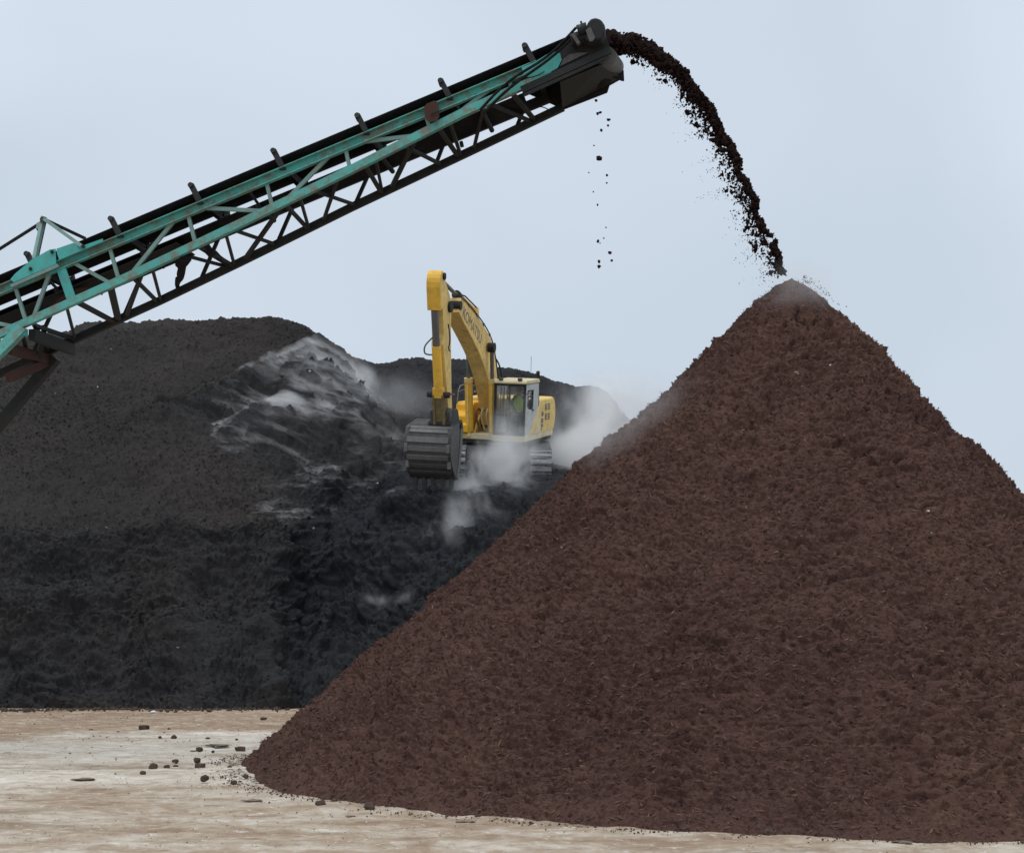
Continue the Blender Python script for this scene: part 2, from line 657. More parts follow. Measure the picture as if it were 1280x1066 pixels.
def grid_normals(P, nr, nc):
    G = P.reshape(nr, nc, 3)
    du = np.gradient(G, axis=1)
    dv = np.gradient(G, axis=0)
    N = np.cross(du, dv).reshape(-1, 3)
    N /= np.linalg.norm(N, axis=1)[:, None] + 1e-9
    return N


# ------------------------------------------------------------------ red-brown mulch pile
PC = np.array([at(990, 347, 25.0).x, 25.0])
PZ = at(990, 337, 25.0).z


def pile_R(th):
    """toe radius by heading (0 = +x, -pi/2 = towards the camera)"""
    keys = np.radians([-180, -150, -120, -90, -60, -30, 0, 45, 90, 135, 180])
    vals = np.array([8.66, 8.36, 8.32, 8.70, 8.75, 7.45, 6.35, 6.4, 7.2, 8.2, 8.66])
    return np.interp(th, keys, vals)


def build_pile():
    # denser towards the camera
    tf = np.linspace(-math.pi - .35, .45, 1180)
    tb = np.linspace(.45, math.pi - .35, 130)[1:]
    th = np.concatenate([tf, tb])
    r = np.concatenate([np.linspace(0, 1, 620) ** .94, [1.006, 1.012, 1.02]])
    T, Rr = np.meshgrid(np.concatenate([th]), r)
    tw = np.where(T < -math.pi, T + 2 * math.pi, T)
    RR = pile_R(tw) * .985
    RR = RR * (1 + .012 * np.sin(3 * tw + 1) + .008 * np.sin(7 * tw))
    cx_, sx_ = np.cos(tw) * 3.2, np.sin(tw) * 3.2
    tn = fbm(np.stack([cx_.ravel(), sx_.ravel(), np.zeros(T.size)], 1), 1.1, 4).reshape(T.shape)
    RR = RR * (1 + .010 * tn * np.clip((Rr - .6) / .4, 0, 1))
    rad = Rr * RR * (1 + .016 * np.clip((Rr - .92) / .08, 0, 1) ** 1.5)
    x = PC[0] + np.cos(T) * rad
    y = PC[1] + np.sin(T) * rad
    s = np.clip(Rr, 0, 1)
    h = 1 - s
    # rounded tip, gentle belly, slightly spread toe
    z = PZ * (h - .006 * np.sin(s * math.pi) - .004 * np.sin(2 * math.pi * s))
    z -= .13 * np.exp(-(rad / .22) ** 2)
    p = np.stack([x.ravel(), y.ravel(), z.ravel()], 1)
    nr, nc = T.shape
    slope = math.atan2(PZ, 8.5)
    nx, ny, nz = np.cos(T).ravel() * math.sin(slope), np.sin(T).ravel() * math.sin(slope), np.full(T.size, math.cos(slope))
    N = np.stack([nx, ny, nz], 1)
    st = np.clip(rad.ravel() / 1.6, .06, 1)
    toe = np.clip((1.02 - Rr.ravel()) / .06, 0, 1)
    d = fbm(p, .30, 2) * .15 * st
    d += fbm(np.stack([np.cos(T.ravel()) * 6, np.sin(T.ravel()) * 6, rad.ravel() * .12], 1), .9, 3) * .055 * np.clip(rad.ravel() / 3, 0, 1)
    d += fbm(p, 1.15, 2, 1.5) * .05 * st
    a = fbm(p, 3.1, 2, 1.9)
    d += (np.abs(a) - .3) * .085
    b = fbm(p, 7.5, 2, 2.1)
    d += (.35 - np.abs(b)) * .058
    # little overlapping slumps: ledges with a shaded lip
    ph = p[:, 2] * 2.6 + 1.7 * fbm(p, 1.3, 3) + .6 * a
    saw = ph - np.floor(ph)
    amp = np.clip(fbm(p, .9, 2, 1.0) + .35, 0, 1)
    d += (saw ** 2 - .33) * .11 * amp
    ph2 = p[:, 2] * 7.5 + 2.2 * fbm(p + 31, 2.6, 2)
    saw2 = ph2 - np.floor(ph2)
    d += (saw2 ** 2 - .33) * .045 * np.clip(fbm(p + 11, 1.7, 2) + .45, 0, 1)
    d += perlin(p[:, 0] * 19, p[:, 1] * 19, p[:, 2] * 30) * .022
    d *= toe * np.clip(rad.ravel() / .9, .22, 1)
    p = p + N * d[:, None]
    low = Rr.ravel() > 1.001
    p[low, 2] = -.06
    p[:, 2] = np.maximum(p[:, 2], -.06)
    i = (np.arange(nr - 1)[:, None] * nc + np.arange(nc)[None])
    j = (np.arange(nr - 1)[:, None] * nc + (np.arange(nc)[None] + 1) % nc)
    quads = np.stack([i.ravel(), j.ravel(), (j + nc).ravel(), (i + nc).ravel()], 1)
    GN = grid_normals(p, nr, nc)
    GN *= np.sign(GN[:, 2:3] + 1e-9)
    # slivers over the face towards the camera, evenly by area
    fr = (T.ravel() < .4) & (Rr.ravel() < 1.0) & (Rr.ravel() > .01)
    wgt = rad.ravel() * fr
    cand = RNG.choice(len(p), 90000, p=wgt / wgt.sum())
    v1, f1 = shards(p[cand], GN[cand], 85000, .03, .12, .006, .022, .022, RNG, .45)
    t1 = np.repeat(np.clip(RNG.beta(2.2, 2.6, 85000) * .86 + .03, .01, .92), 4)
    v2, f2 = shards(p[cand], GN[cand], 1500, .05, .14, .008, .018, .025, RNG, .5)
    t2 = np.repeat(RNG.uniform(.5, .90, 1500), 4)
    v3, f3 = shards(p[cand], GN[cand], 46, .03, .09, .02, .05, .03, RNG, .5)
    t3 = np.repeat(np.full(46, 1.0), 4)
    V = np.concatenate([p, v1, v2, v3])
    n0 = len(p)
    Q = np.concatenate([quads, f1 + n0, f2 + n0 + len(v1), f3 + n0 + len(v1) + len(v2)])
    me = np_mesh('mulch_pile', V, Q)
    attr(me, 'tint', np.concatenate([np.zeros(n0), t1, t2, t3]))
    me.materials.append(M['mulch'])
    o = bpy.data.objects.new('mulch_pile', me)
    COL.objects.link(o)
    tag(o, 'tall cone of reddish brown shredded mulch under the conveyor discharge', 'mulch pile')


build_pile()

# ------------------------------------------------------------------ dark compost heap
def ctrl(d, cols):
    xs = sorted(d)
    return (np.interp(cols, xs, [d[k][0] for k in xs]), np.interp(cols, xs, [d[k][1] for k in xs]))


HEAP_ROWS = [
    {-400: (905, 38.5), -200: (890, 39.5), 0: (884, 40.3), 150: (886, 39.8), 300: (887, 39.7), 340: (886, 39.9), 380: (883, 40.8), 420: (881, 41.4), 470: (882, 41.2), 560: (885, 40.2), 640: (886, 40), 800: (885, 40), 1100: (885, 40)},
    {-400: (780, 42.0), 0: (772, 42.5), 150: (775, 42.3), 300: (770, 42.6), 310: (768, 42.6), 340: (766, 42.9), 380: (778, 44.2), 415: (788, 45.0), 450: (788, 44.8), 500: (772, 43.8), 560: (750, 43.2), 640: (750, 43), 800: (750, 43), 1100: (800, 43)},
    {-400: (680, 44.4), 0: (664, 44.7), 60: (668, 44.6), 120: (668, 44.7), 180: (660, 44.8), 240: (659, 44.9), 300: (656, 45), 335: (648, 45.3), 365: (655, 45.9), 390: (680, 46.9), 415: (690, 47.4), 450: (672, 47.2), 480: (640, 46.7), 510: (625, 46.2), 560: (620, 46), 620: (620, 46), 700: (620, 46.3), 800: (622, 47), 1000: (720, 47), 1100: (800, 47)},
    {-400: (684, 45.8), 0: (668, 46.2), 120: (672, 46.2), 240: (664, 46.4), 340: (654, 46.8), 380: (640, 47.5), 420: (640, 48.4), 460: (620, 48.4), 510: (613, 48.2), 560: (608, 48.2), 620: (602, 48.2), 700: (598, 48.4), 800: (614, 49), 1000: (700, 49), 1100: (790, 49)},
    {-400: (570, 50.2), 0: (560, 50.8), 130: (552, 50.6), 200: (560, 49.9), 300: (582, 49.3), 350: (592, 49), 400: (594, 49.6), 450: (590, 50.0), 500: (586, 50.3), 560: (589, 50.5), 620: (586, 50.8), 700: (584, 51), 800: (598, 51.5), 1000: (700, 51), 1100: (790, 51)},
    {-400: (520, 53), 0: (510, 53.5), 110: (512, 53), 150: (538, 51.6), 200: (514, 52.5), 250: (494, 53.6), 300: (467, 54.6), 350: (439, 55.4), 390: (427, 56), 430: (449, 56), 470: (500, 55), 500: (547, 53.8), 560: (583, 53.2), 620: (580, 53.6), 700: (577, 54), 800: (585, 54.5), 1000: (690, 54), 1100: (790, 53)},
    {-400: (490, 55.6), 0: (480, 56), 130: (500, 54.6), 200: (514, 54.4), 250: (496, 55.2), 300: (470, 56), 350: (446, 57), 390: (442, 57.6), 430: (462, 58), 470: (506, 57.2), 500: (545, 56), 560: (562, 56.5), 620: (558, 57), 700: (556, 57.5), 800: (570, 57.5), 1000: (690, 56), 1100: (790, 55)},
    {-400: (470, 60), -100: (446, 60), 0: (432, 60), 60: (424, 60), 85: (421, 60), 105: (413, 60), 125: (411, 60), 150: (416, 60), 175: (416, 60), 200: (410, 60), 240: (402, 60), 280: (399, 60), 340: (401, 60), 362: (403, 60), 380: (410, 60.3), 392: (421, 60.6), 410: (434, 61), 440: (455, 62), 470: (460, 62.5), 500: (459, 62.8), 530: (457, 63), 560: (463, 63), 600: (466, 63), 640: (463, 63), 680: (472, 63), 700: (480, 63), 720: (487, 63), 745: (487, 63), 760: (494, 63), 780: (520, 63), 800: (556, 62.5), 830: (600, 62), 900: (660, 61), 1000: (720, 60), 1100: (785, 58)},
    {-400: (500, 66), 0: (462, 66), 280: (440, 66), 362: (445, 66), 440: (480, 67), 640: (490, 68), 745: (510, 68), 780: (550, 68), 830: (630, 67), 900: (690, 66), 1100: (790, 64)},
    {-400: (745, 82), 0: (722, 84), 280: (722, 86), 440: (722, 86), 640: (722, 86), 745: (722, 86), 900: (722, 84), 1100: (795, 80)},
]
HEAP = {}


def build_heap():
    cols = np.linspace(-400, 1100, 1130)
    ctrl_p = [ctrl(d, cols) for d in HEAP_ROWS]
    PY = np.stack([c[0] for c in ctrl_p])
    YY = np.stack([c[1] for c in ctrl_p])
    ker = np.hanning(13)
    ker /= ker.sum()
    sm = lambda a: np.stack([np.convolve(np.pad(q, 6, mode='edge'), ker, mode='valid') for q in a])
    crest = PY[7].copy()
    PY, YY = sm(PY), sm(YY)
    PY[7] = .5 * PY[7] + .5 * crest
    ZZ = EYE + (HZ - PY) * YY / F
    jit = .22 * np.convolve(np.random.default_rng(8).normal(size=len(cols) + 200), np.hanning(75) / 6, 'same')[100:-100]
    YY[0] += jit
    YY[1] += jit * .5
    ZZ = EYE + (HZ - PY) * YY / F
    ZZ[0] = -.12
    ZZ[-1] = -.2
    n = len(HEAP_ROWS)
    seg = [70, 80, 26, 70, 64, 50, 80, 26, 14]
    t = np.concatenate([np.linspace(k, k + 1, s, endpoint=False) for k, s in enumerate(seg)] + [[n - 1]])

    def interp(A):
        k = np.clip(np.floor(t).astype(int), 0, n - 2)
        u = (t - k)[:, None]
        p0, p1 = A[np.maximum(k - 1, 0)], A[k]
        p2, p3 = A[k + 1], A[np.minimum(k + 2, n - 1)]
        m1, m2 = (p2 - p0) * .5 * .55, (p3 - p1) * .5 * .55
        return (2 * u ** 3 - 3 * u ** 2 + 1) * p1 + (u ** 3 - 2 * u ** 2 + u) * m1 + (-2 * u ** 3 + 3 * u ** 2) * p2 + (u ** 3 - u ** 2) * m2
    Y = interp(YY)
    Z = interp(ZZ)
    X = (cols[None] - 640) / F * Y
    nr, nc = Y.shape
    p = np.stack([X.ravel(), Y.ravel(), Z.ravel()], 1)
    N = grid_normals(p, nr, nc)
    N *= np.sign(N[:, 2:3] + 1e-9)
    tt = np.repeat(t, nc)
    cc = np.tile(cols, nr)
    low = np.clip((2.25 + .12 * fbm(p, .6, 2) - tt) / .30, 0, 1) * np.clip(tt / .25, 0, 1)              # lumpy slumped lower face
    edge = .10 * fbm(p + 41, .7, 3)
    lowb = np.interp(cc, [0, 150, 220, 300, 380, 420, 500, 1100], [4.8, 4.75, 4.35, 4.05, 3.6, 3.2, 3.0, 3.0])
    fresh = np.clip((5.06 + .6 * edge - tt) / .10, 0, 1) * np.clip((tt - lowb - 1.6 * edge) / .35, 0, 1) * np.clip((cc - 135) / 60, 0, 1)
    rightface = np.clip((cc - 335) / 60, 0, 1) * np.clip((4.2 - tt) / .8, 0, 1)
    mid = np.exp(-((tt - 3.6) / 1.0) ** 2)
    ridge = np.exp(-((tt - 7) / .35) ** 2)
    d = fbm(p, .22, 3) * .30 * (1 - .5 * ridge) + fbm(p + 3, .42, 2) * .50 * np.clip(low * (1 - .6 * rightface) + fresh + .2 * rightface, 0, 1)
    d += fbm(p, .8, 2, 1.3) * (.12 + .14 * low + .18 * fresh + .02 * rightface)
    a = fbm(p, 1.5, 2, 1.4)
    d += (np.abs(a) - .3) * (.08 + .15 * low + .18 * fresh + .05 * rightface)
    ph = p[:, 2] * .9 + 1.3 * fbm(p + 7, .5, 2) + .5 * a
    saw = ph - np.floor(ph)
    d += (saw ** 2 - .33) * (.06 + .13 * low + .16 * fresh + .08 * rightface) * np.clip(fbm(p + 21, .5, 2) + .4, 0, 1)
    d += (np.abs(fbm(p, 4.2, 2, 1.3)) - .3) * (.07 + .04 * low)
    d += (np.abs(perlin(p[:, 0] * 7.1, p[:, 1] * 7.1, p[:, 2] * 9.5)) - .3) * .075
    d += perlin(p[:, 0] * 11, p[:, 1] * 11, p[:, 2] * 14) * .045
    bench = np.clip(1.5 - np.abs(tt - 3.6) / 1.0, 0, 1) * np.clip((cc - 490) / 30, 0, 1)
    d *= (1 - .82 * bench) * np.clip(tt / .12, 0, 1)
    p = p + N * d[:, None]
    p[:nc, 2] = -.12
    i = (np.arange(nr - 1)[:, None] * nc + np.arange(nc - 1)[None]).ravel()
    quads = np.stack([i, i + 1, i + nc + 1, i + nc], 1)
    GN = grid_normals(p, nr, nc)
    GN *= np.sign(GN[:, 2:3] + 1e-9)
    dark_mix = np.clip(.75 * fresh + 1.0 * rightface * (1 - .3 * bench) + .44 * low + .5 * np.clip((tt - 5.6) / .5, 0, 1) * np.clip((cc - 400) / 60, 0, 1)
                  + .30 * fbm(p, .18, 3) - .02, 0, 1)  # damp where freshly dug; plain darker on right face, lower face, far slope
    vis = (tt < 7.1) & (cc > -60) & (cc < 860)
    cand = np.flatnonzero(vis)
    cand = RNG.choice(cand, 45000)
    v1, f1 = shards(p[cand], GN[cand], 44000, .05, .15, .016, .045, .03, RNG, .6)
    t1 = np.repeat(np.clip(RNG.beta(1.6, 3.0, 44000) * .85 + .03, .01, .9), 4)
    v3, f3 = shards(p[cand], GN[cand], 30, .05, .16, .04, .09, .03, RNG, .5)
    V = np.concatenate([p, v1, v3])
    n0 = len(p)
    Q = np.concatenate([quads, f1 + n0, f3 + n0 + len(v1)])
    me = np_mesh('compost_heap', V, Q)
    attr(me, 'tint', np.concatenate([np.zeros(n0), t1, np.ones(len(v3))]))
    attr(me, 'dark_mix', np.concatenate([dark_mix, np.full(len(V) - n0, .5)]))
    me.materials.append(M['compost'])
    o = bpy.data.objects.new('compost_heap', me)
    COL.objects.link(o)
    tag(o, 'long black compost heap with a dug bench and ridges behind the mulch cone', 'compost heap')
    HEAP.update(p=p.reshape(nr, nc, 3), N=GN.reshape(nr, nc, 3), t=t, cols=cols)


build_heap()

# ------------------------------------------------------------------ belt conveyor
PSI = math.radians(8)                                            # head swung slightly towards the camera
DV = Vector((math.cos(PSI), -math.sin(PSI), 0))
NV = Vector((math.sin(PSI), math.cos(PSI), 0))                   # from the near truss to the far truss
C0 = NV.dot(Vector((1.45, 24.1, 0)))


def K(px, py, dy=0.0):
    """point on the vertical plane dy metres behind the near truss, at photo pixel (px, py)"""
    Y = (C0 + dy) / (NV.x * (px - 640) / F + NV.y)
    return at(px, py, Y)


def ych(px):
    return 363 - .4177 * px


def U(px, dy=0.0, dz=0.0):
    """on the upper chord line of the near truss, moved dy back and dz up"""
    return K(px, ych(px)) + NV * dy + Vector((0, 0, dz))


def ylo(px):
    return float(np.interp(px, [-900, 0, 160, 300, 440, 580, 650, 690], [800, 418, 346.4, 280, 212, 141, 109, 93]))


def L(px, dy=0.0, dz=0.0):
    return K(px, ylo(px)) + NV * dy + Vector((0, 0, dz))


def far_lo(px):
    return K(px, float(np.interp(px, [-900, 105, 160, 200, 300, 440, 580, 701], [880, 419, 395, 376, 328, 259, 193, 134])), 1.5)


def build_conveyor():
    root = empty('belt_conveyor', (U(-300).x, U(-300).y + .9, 0))
    tag(root, 'teal lattice belt conveyor rising from the left and throwing mulch onto the cone', 'conveyor')
    O = root.location
    part = lambda mb, name, mat, par=root, bevel=0: mb.build(name, M[mat], par, O if par is root else par_off(par), bevel)

    def par_off(par):
        return O                                                  # children of parts sit in the same frame (parts have no offset)
    up = (0, 0, 1)
    # --- side trusses
    t0, t1 = -900, 672
    m = MB().channel(U(t0), U(t1), .10, .148, .014, side=-1)
    part(m, 'upper_chord', 'teal')
    m = MB().channel(U(t0, 1.5), U(t1, 1.5), .10, .148, .014, side=1)
    part(m, 'upper_chord', 'dark_steel')
    m = MB()
    ks = [-900, 0, 80, 160, 300, 440, 580, 650, 690]
    for a, b in zip(ks[:-1], ks[1:]):
        m.beam(L(a), L(b), .10, .118)
    part(m, 'lower_chord', 'teal')
    m = MB()
    ks = [-900, 105, 200, 300, 440, 580, 704]
    for a, b in zip(ks[:-1], ks[1:]):
        m.beam(far_lo(a), far_lo(b), .10, .115)
    part(m, 'lower_chord', 'dark_steel')
    posts = [(-180, -150), (-79, -66), (19, 32), (137, 148), (235, 244), (333, 340), (432, 437), (532, 537), (637, 639)]
    for a, b in posts:
        part(MB().beam(U(a, .01, -.05), L(b, .01, .04), .055, .05, NV), 'post', 'teal_dust')
        fb = far_lo(b + 6)
        part(MB().beam(U(a, 1.5, -.05), fb, .055, .05, NV), 'post', 'dark_steel')
    part(MB().beam(U(77, -.02, -.06), L(90, -.02, .05), .15, .03, NV), 'post', 'teal_clean')
    diags = [(-120, -62, 0), (-62, 16, 1), (62, 42, 0), (92, 137, 0), (217, 165, 0), (256, 327, 0), (411, 360, 0), (455, 516, 0), (612, 574, 0)]
    for a, b, _ in diags:
        part(MB().beam(U(a, .012, -.05), L(b, .012, .04), .058, .045, NV), 'diagonal', 'teal_dust')
    # --- bottom lattice between the two lower chords
    br = [(40, 60, .07), (82, 94, .045), (96, 143, .10), (137, 148, .11), (176, 158, .06), (165, 197, .055), (189, 201, .045),
          (226, 287, .04), (248, 290, .10), (281, 293, .045), (291, 345, .042), (351, 305, .065), (356, 385, .055), (374, 386, .045),
          (392, 445, .045), (421, 404, .05), (456, 477, .06), (469, 478, .045), (517, 489, .07), (505, 552, .05), (548, 573, .065), (562, 576, .05),
          (604, 592, .05), (612, 664, .055), (640, 668, .07)]
    for a, b, wd in br:
        part(MB().beam(L(a, .05, -.03), far_lo(b), wd, .05, up), 'lattice_brace', 'dark_steel')
    # mud hanging on one brace
    rg = random.Random(5)
    pts, rs = [], []
    for k in range(10):
        s = k / 9
        p = L(229, .05, -.05).lerp(far_lo(221), s)
        pts.append(p + Vector((rg.uniform(-.03, .03), 0, rg.uniform(-.03, .02))))
        rs.append(.02 + .085 * (1 - s) ** .7 * rg.uniform(.6, 1.1))
    part(MB().tube(pts, rs, 7), 'caked_mud', 'rubber')
    pts = [L(250, .05, -.02).lerp(far_lo(289), s / 7) + Vector((0, 0, rg.uniform(-.04, .03))) for s in range(8)]
    part(MB().tube(pts, [.05 * rg.uniform(.7, 1.5) for _ in pts], 7), 'caked_mud', 'rubber')
    # --- belt: troughed carrying run, and the return run under it
    prof = [(.10, .275), (.26, .235), (.45, .195), (.75, .185), (1.05, .195), (1.22, .24), (1.38, .285)]
    pxs = list(np.linspace(-900, 735, 40))
    m = MB()
    vs = [U(px, dy, dz) for px in pxs for dy, dz in prof] + [U(px, dy, dz + .018) for px in pxs for dy, dz in prof]
    n, k = len(prof), len(pxs) * len(prof)
    fs = []
    for i in range(len(pxs) - 1):
        for j in range(n - 1):
            a = i * n + j
            fs += [(a, a + 1, a + n + 1, a + n), (k + a, k + a + n, k + a + n + 1, k + a + 1)]
        for j in (0, n - 1):
            a = i * n + j
            fs.append((a, a + n, k + a + n, k + a))
    m._add(vs, fs, True)
    part(m, 'belt', 'rubber')
    m = MB()
    ret = [(.36, -.20), (.75, -.21), (1.13, -.205)]
    for a, b in zip(pxs[:-1], pxs[1:]):
        b = min(b, 650)
        if a >= 650:
            break
        for (y0, z0), (y1, z1) in zip(ret[:-1], ret[1:]):
            m.plate([U(a, y0, z0), U(a, y1, z1), U(b, y1, z1), U(b, y0, z0)], (0, 0, .018))
    part(m, 'return_belt', 'rubber')
    m = MB().plate([U(-900, .22, -.37), U(-900, 1.08, -.37), U(215, 1.08, -.33), U(215, .22, -.33)], (0, 0, .012))
    part(m, 'drip_pan', 'black')
    # load on the belt
    m = MB()
    load = [(.42, .215), (.60, .27), (.75, .285), (.92, .265), (1.08, .215)]
    pl = list(np.linspace(-900, 745, 120))
    vs = [U(px, dy, dz + rg.uniform(-.02, .03)) for px in pl for dy, dz in load]
    m._add(vs, [(i * 5 + j, i * 5 + j + 1, i * 5 + j + 6, i * 5 + j + 5) for i in range(len(pl) - 1) for j in range(4)])
    part(m, 'mulch_load', 'mulch')
    # --- troughing idlers
    for px in [-186, -80, 33, 138, 238, 341, 446, 550, 655]:
        a = px + 12
        fr = part(MB().beam(U(a, -.02, .07), U(a, 1.52, .07), .09, .06), 'idler_frame', 'dark_steel')
        dd = (U(a + 10) - U(a)).normalized()
        e0, e1 = U(px, .02, .0) + Vector((0, 0, .0)), None
        b0 = U(a, -.03, .08)
        b1 = K(px + 1, ych(px + 1) - 32)
        part(MB().beam(b0, b1, .06, .085, dd), 'bracket', 'black', fr)
        part(MB().tube([b1 - NV * .05 + Vector((0, 0, -.01)), b1 + NV * .10 + Vector((0, 0, -.04))], .042, 12), 'roller_end', 'dark_steel', fr)
        part(MB().tube([U(a, .24, .175), U(a, .44, .13)], .045, 12), 'roller', 'black', fr)
        part(MB().tube([U(a, .50, .130), U(a, 1.0, .130)], .045, 12), 'roller', 'black', fr)
        part(MB().tube([U(a, 1.06, .14), U(a, 1.34, .215)], .045, 12), 'roller', 'black', fr)
        b2 = U(a, 1.53, .08)
        part(MB().beam(b2, b2 + Vector((-.06, 0, .30)), .075, .05, dd), 'bracket', 'black', fr)
    for px in [60, 170, 315, 470, 600]:
        part(MB().tube([U(px, .3, -.255), U(px, 1.2, -.255)], .04, 12), 'return_roller', 'black')
        part(MB().beam(U(px - 6, .03, -.03), U(px + 2, .3, -.25), .04, .05, NV), 'hanger', 'dark_steel')
    # --- gussets, mast and stays at the splice
    g = lambda pts, dy: [K(x, y, dy) for x, y in pts]
    part(MB().plate(g([(13, 349), (19, 342), (39, 325), (62, 312), (69, 311), (70, 330), (17, 353)], -.09), NV * .022), 'gusset_plate', 'teal_clean')
    part(MB().plate(g([(70.5, 311), (92, 303.5), (101, 308), (128, 298.5), (129, 302), (74, 325), (71, 316)], -.094), NV * .022), 'gusset_plate', 'teal_clean')
    part(MB().beam(K(14, 358, -.09), K(73, 332, -.09), .05, .05), 'splice_bar', 'teal_dust')
    for x, y in [(38, 336), (65, 315), (104, 308)]:
        part(MB().tube([K(x, y, -.13), K(x, y, -.06)], .028, 10), 'bolt', 'black')
    part(MB().beam(K(43, 325, -.05), K(54, 274, .55), .055, .075, NV), 'mast_leg', 'teal_dust')
    part(MB().beam(K(44, 327, 1.55), K(55.5, 274, .95), .055, .075, NV), 'mast_leg', 'dark_steel')
    part(MB().beam(K(54, 273, .5), K(104, 309, -.11), .05, .105, NV), 'mast_strut', 'teal_dust')
    part(MB().beam(K(57, 275, .95), K(106, 298, 1.55), .05, .08, NV), 'mast_strut', 'dark_steel')
    part(MB().tube([K(54, 275, .42), K(55.5, 275, 1.08)], .055, 10), 'mast_head', 'grey_steel')
    part(MB().beam(K(51, 280, .55), K(50, 288, .5), .10, .09, NV), 'mast_socket', 'teal_dust')
    part(MB().tube([K(52, 277, .6), K(-160, 411, .6)], .016, 8), 'stay_rod', 'dark_steel')
    part(MB().tube([K(54, 278, .95), K(-158, 412, .95)], .016, 8), 'stay_rod', 'dark_steel')
    pts = [K(62 + 6 * i, 388 - 2.0 * i - 14 * math.sin(i * math.pi / 11), .35) for i in range(12)]
    part(MB().tube(pts, .04, 8), 'torn_skirt', 'rust')
    # rusty wiper plate on the upper chord
    pl = [(529, 136), (533, 130), (543, 126), (548, 129), (549, 146), (546, 151), (537, 153), (532, 149)]
    part(MB().plate(g(pl, -.12), NV * .02), 'rusty_plate', 'rust')
    part(MB().tube([K(538, 145, -.15), K(541, 141, -.15), K(552, 138, -.15)], .012, 6), 'hook', 'black')
    # --- head end: side plates, chute, pulley, drive
    part(MB().plate(g([(640, 108), (668, 88), (700, 62), (706, 55), (722, 46), (757, 40), (762, 62), (700, 90), (646, 116)], -.01), NV * .02), 'side_plate', 'black')
    part(MB().plate(g([(640, 108), (668, 88), (700, 62), (706, 55), (722, 46), (757, 40), (762, 62), (700, 90), (646, 116)], 1.50), NV * .02), 'side_plate', 'black')
    part(MB().plate(g([(652, 84.5), (668, 78), (684, 68), (694, 65), (700, 67), (702, 75), (697, 85), (685, 92), (655, 98)], -.055), NV * .04), 'end_plate', 'teal_clean')
    part(MB().plate(g([(704, 74), (712, 68), (724, 66), (735, 66), (700, 83)], -.04), NV * .02), 'end_plate', 'grey_steel')
    part(MB().beam(K(652, 113, -.03), K(763, 63, -.03), .06, .10), 'chute_rail', 'dark_steel')
    part(MB().beam(K(655, 119, -.03), K(757, 73, -.03), .04, .045), 'chute_rail', 'dark_steel')
    pulley = part(MB().tube([U(738, .30, .03), U(738, 1.35, .03)], .27, 28), 'head_pulley', 'rubber')
    part(MB().tube([U(738, -.12, .03), U(738, 1.62, .03)], .06, 12), 'shaft', 'grey_steel', pulley)
    part(MB().tube([K(758, 71, .10), K(768, 84, 1.45)], .15, 22), 'snub_roller', 'grey_steel')
    # chute box with an open outlet below the pulley
    m = MB()
    m.plate([K(648, 112, 0), K(756, 66, 0), K(762, 64.5, 1.5), K(648, 113, 1.5)], (0, 0, .015))
    part(m, 'chute_floor', 'black')
    low = [K(650, 113, 1.5), K(757, 66, 1.5), K(771, 83, 1.5), K(775, 86, 1.5), K(780, 97, 1.5), K(762, 107, 1.5), K(759, 116, 1.5), K(705, 137, 1.5)]
    part(MB().plate(low, NV * .02), 'chute_side', 'black')
    part(MB().plate([K(700, 103, .08), K(752, 81, .08), K(776, 98, 1.48), K(703, 136, 1.48)], (0, 0, .012)), 'chute_floor', 'black')
    part(MB().beam(K(758, 88, 1.0), K(779, 95, 1.45), .03, .17, up), 'scraper_blade', 'rubber')
    # drive: motor, gearbox, torque arm, guard
    part(MB().tube([K(714, 51, -.12), K(731, 46, -.12)], .10, 18), 'drive_motor', 'black')
    part(MB().tube([K(722, 39, -.22), K(734, 35, -.22)], .085, 14), 'drive_motor', 'black')
    gb = MB().prism([(0, 0)] * 0 or [(-.12, -.17), (.10, -.16), (.155, -.06), (.15, .06), (.10, .14), (.02, .175), (-.06, .16), (-.12, .08)], -.34, -.06, 'y')
    gb.v = [K(745.5, 47) + DV * v.x + Vector((0, 0, v.z)) + NV * v.y for v in gb.v]
    gbo = part(gb, 'gearbox', 'black', root, .03)
    part(MB().plate(g([(732, 38), (738, 34), (744, 47), (741, 51), (737, 52)], -.37), NV * .03), 'cover', 'grey_steel', gbo)
    part(MB().tube([K(722.5, 34.5, -.30), K(724, 33.5, -.27)], .035, 12), 'cap', 'wear', gbo)
    part(MB().beam(K(716, 44, -.2), K(724, 56, -.2), .05, .09, NV), 'bracket', 'grey_steel', gbo)
    part(MB().tube([K(727, 30, -.2), K(726, 27, -.2)], .015, 6), 'breather', 'black', gbo)
    # hoses and loose wires
    for k, ((x0, y0), (x1, y1)) in enumerate([((600, 138), (720, 35)), ((607, 139), (722, 41))]):
        pts = []
        for i in range(16):
            s = i / 15
            x = x0 + (x1 - x0) * s
            y = y0 + (y1 - y0) * s - 5 * math.sin(s * math.pi * 2) * (1 if k == 0 else .6)
            pts.append(K(x, y, -.16))
        part(MB().tube(pts, .022, 8), 'hose', 'rubber')
    part(MB().tube([K(700 + 4 * i, 137 + 3.2 * math.sin(i * math.pi / 9) - 2.1 * i, 1.52) for i in range(10)], .008, 6), 'wire', 'black')
    part(MB().tube([K(664 + 3 * i, 138 - 4.5 * math.sin(i * math.pi / 8) + .1 * i, 1.5) for i in range(9)], .008, 6), 'wire', 'black')
    part(MB().tube([K(655 + 3.2 * i, 97 + 2.6 * math.sin(i * math.pi / 8) - .9 * i, -.1) for i in range(9)], .008, 6), 'wire', 'black')
    part(MB().tube([K(575, 181, 1.0), K(579, 180, 1.0)], .05, 10), 'return_roller', 'black')
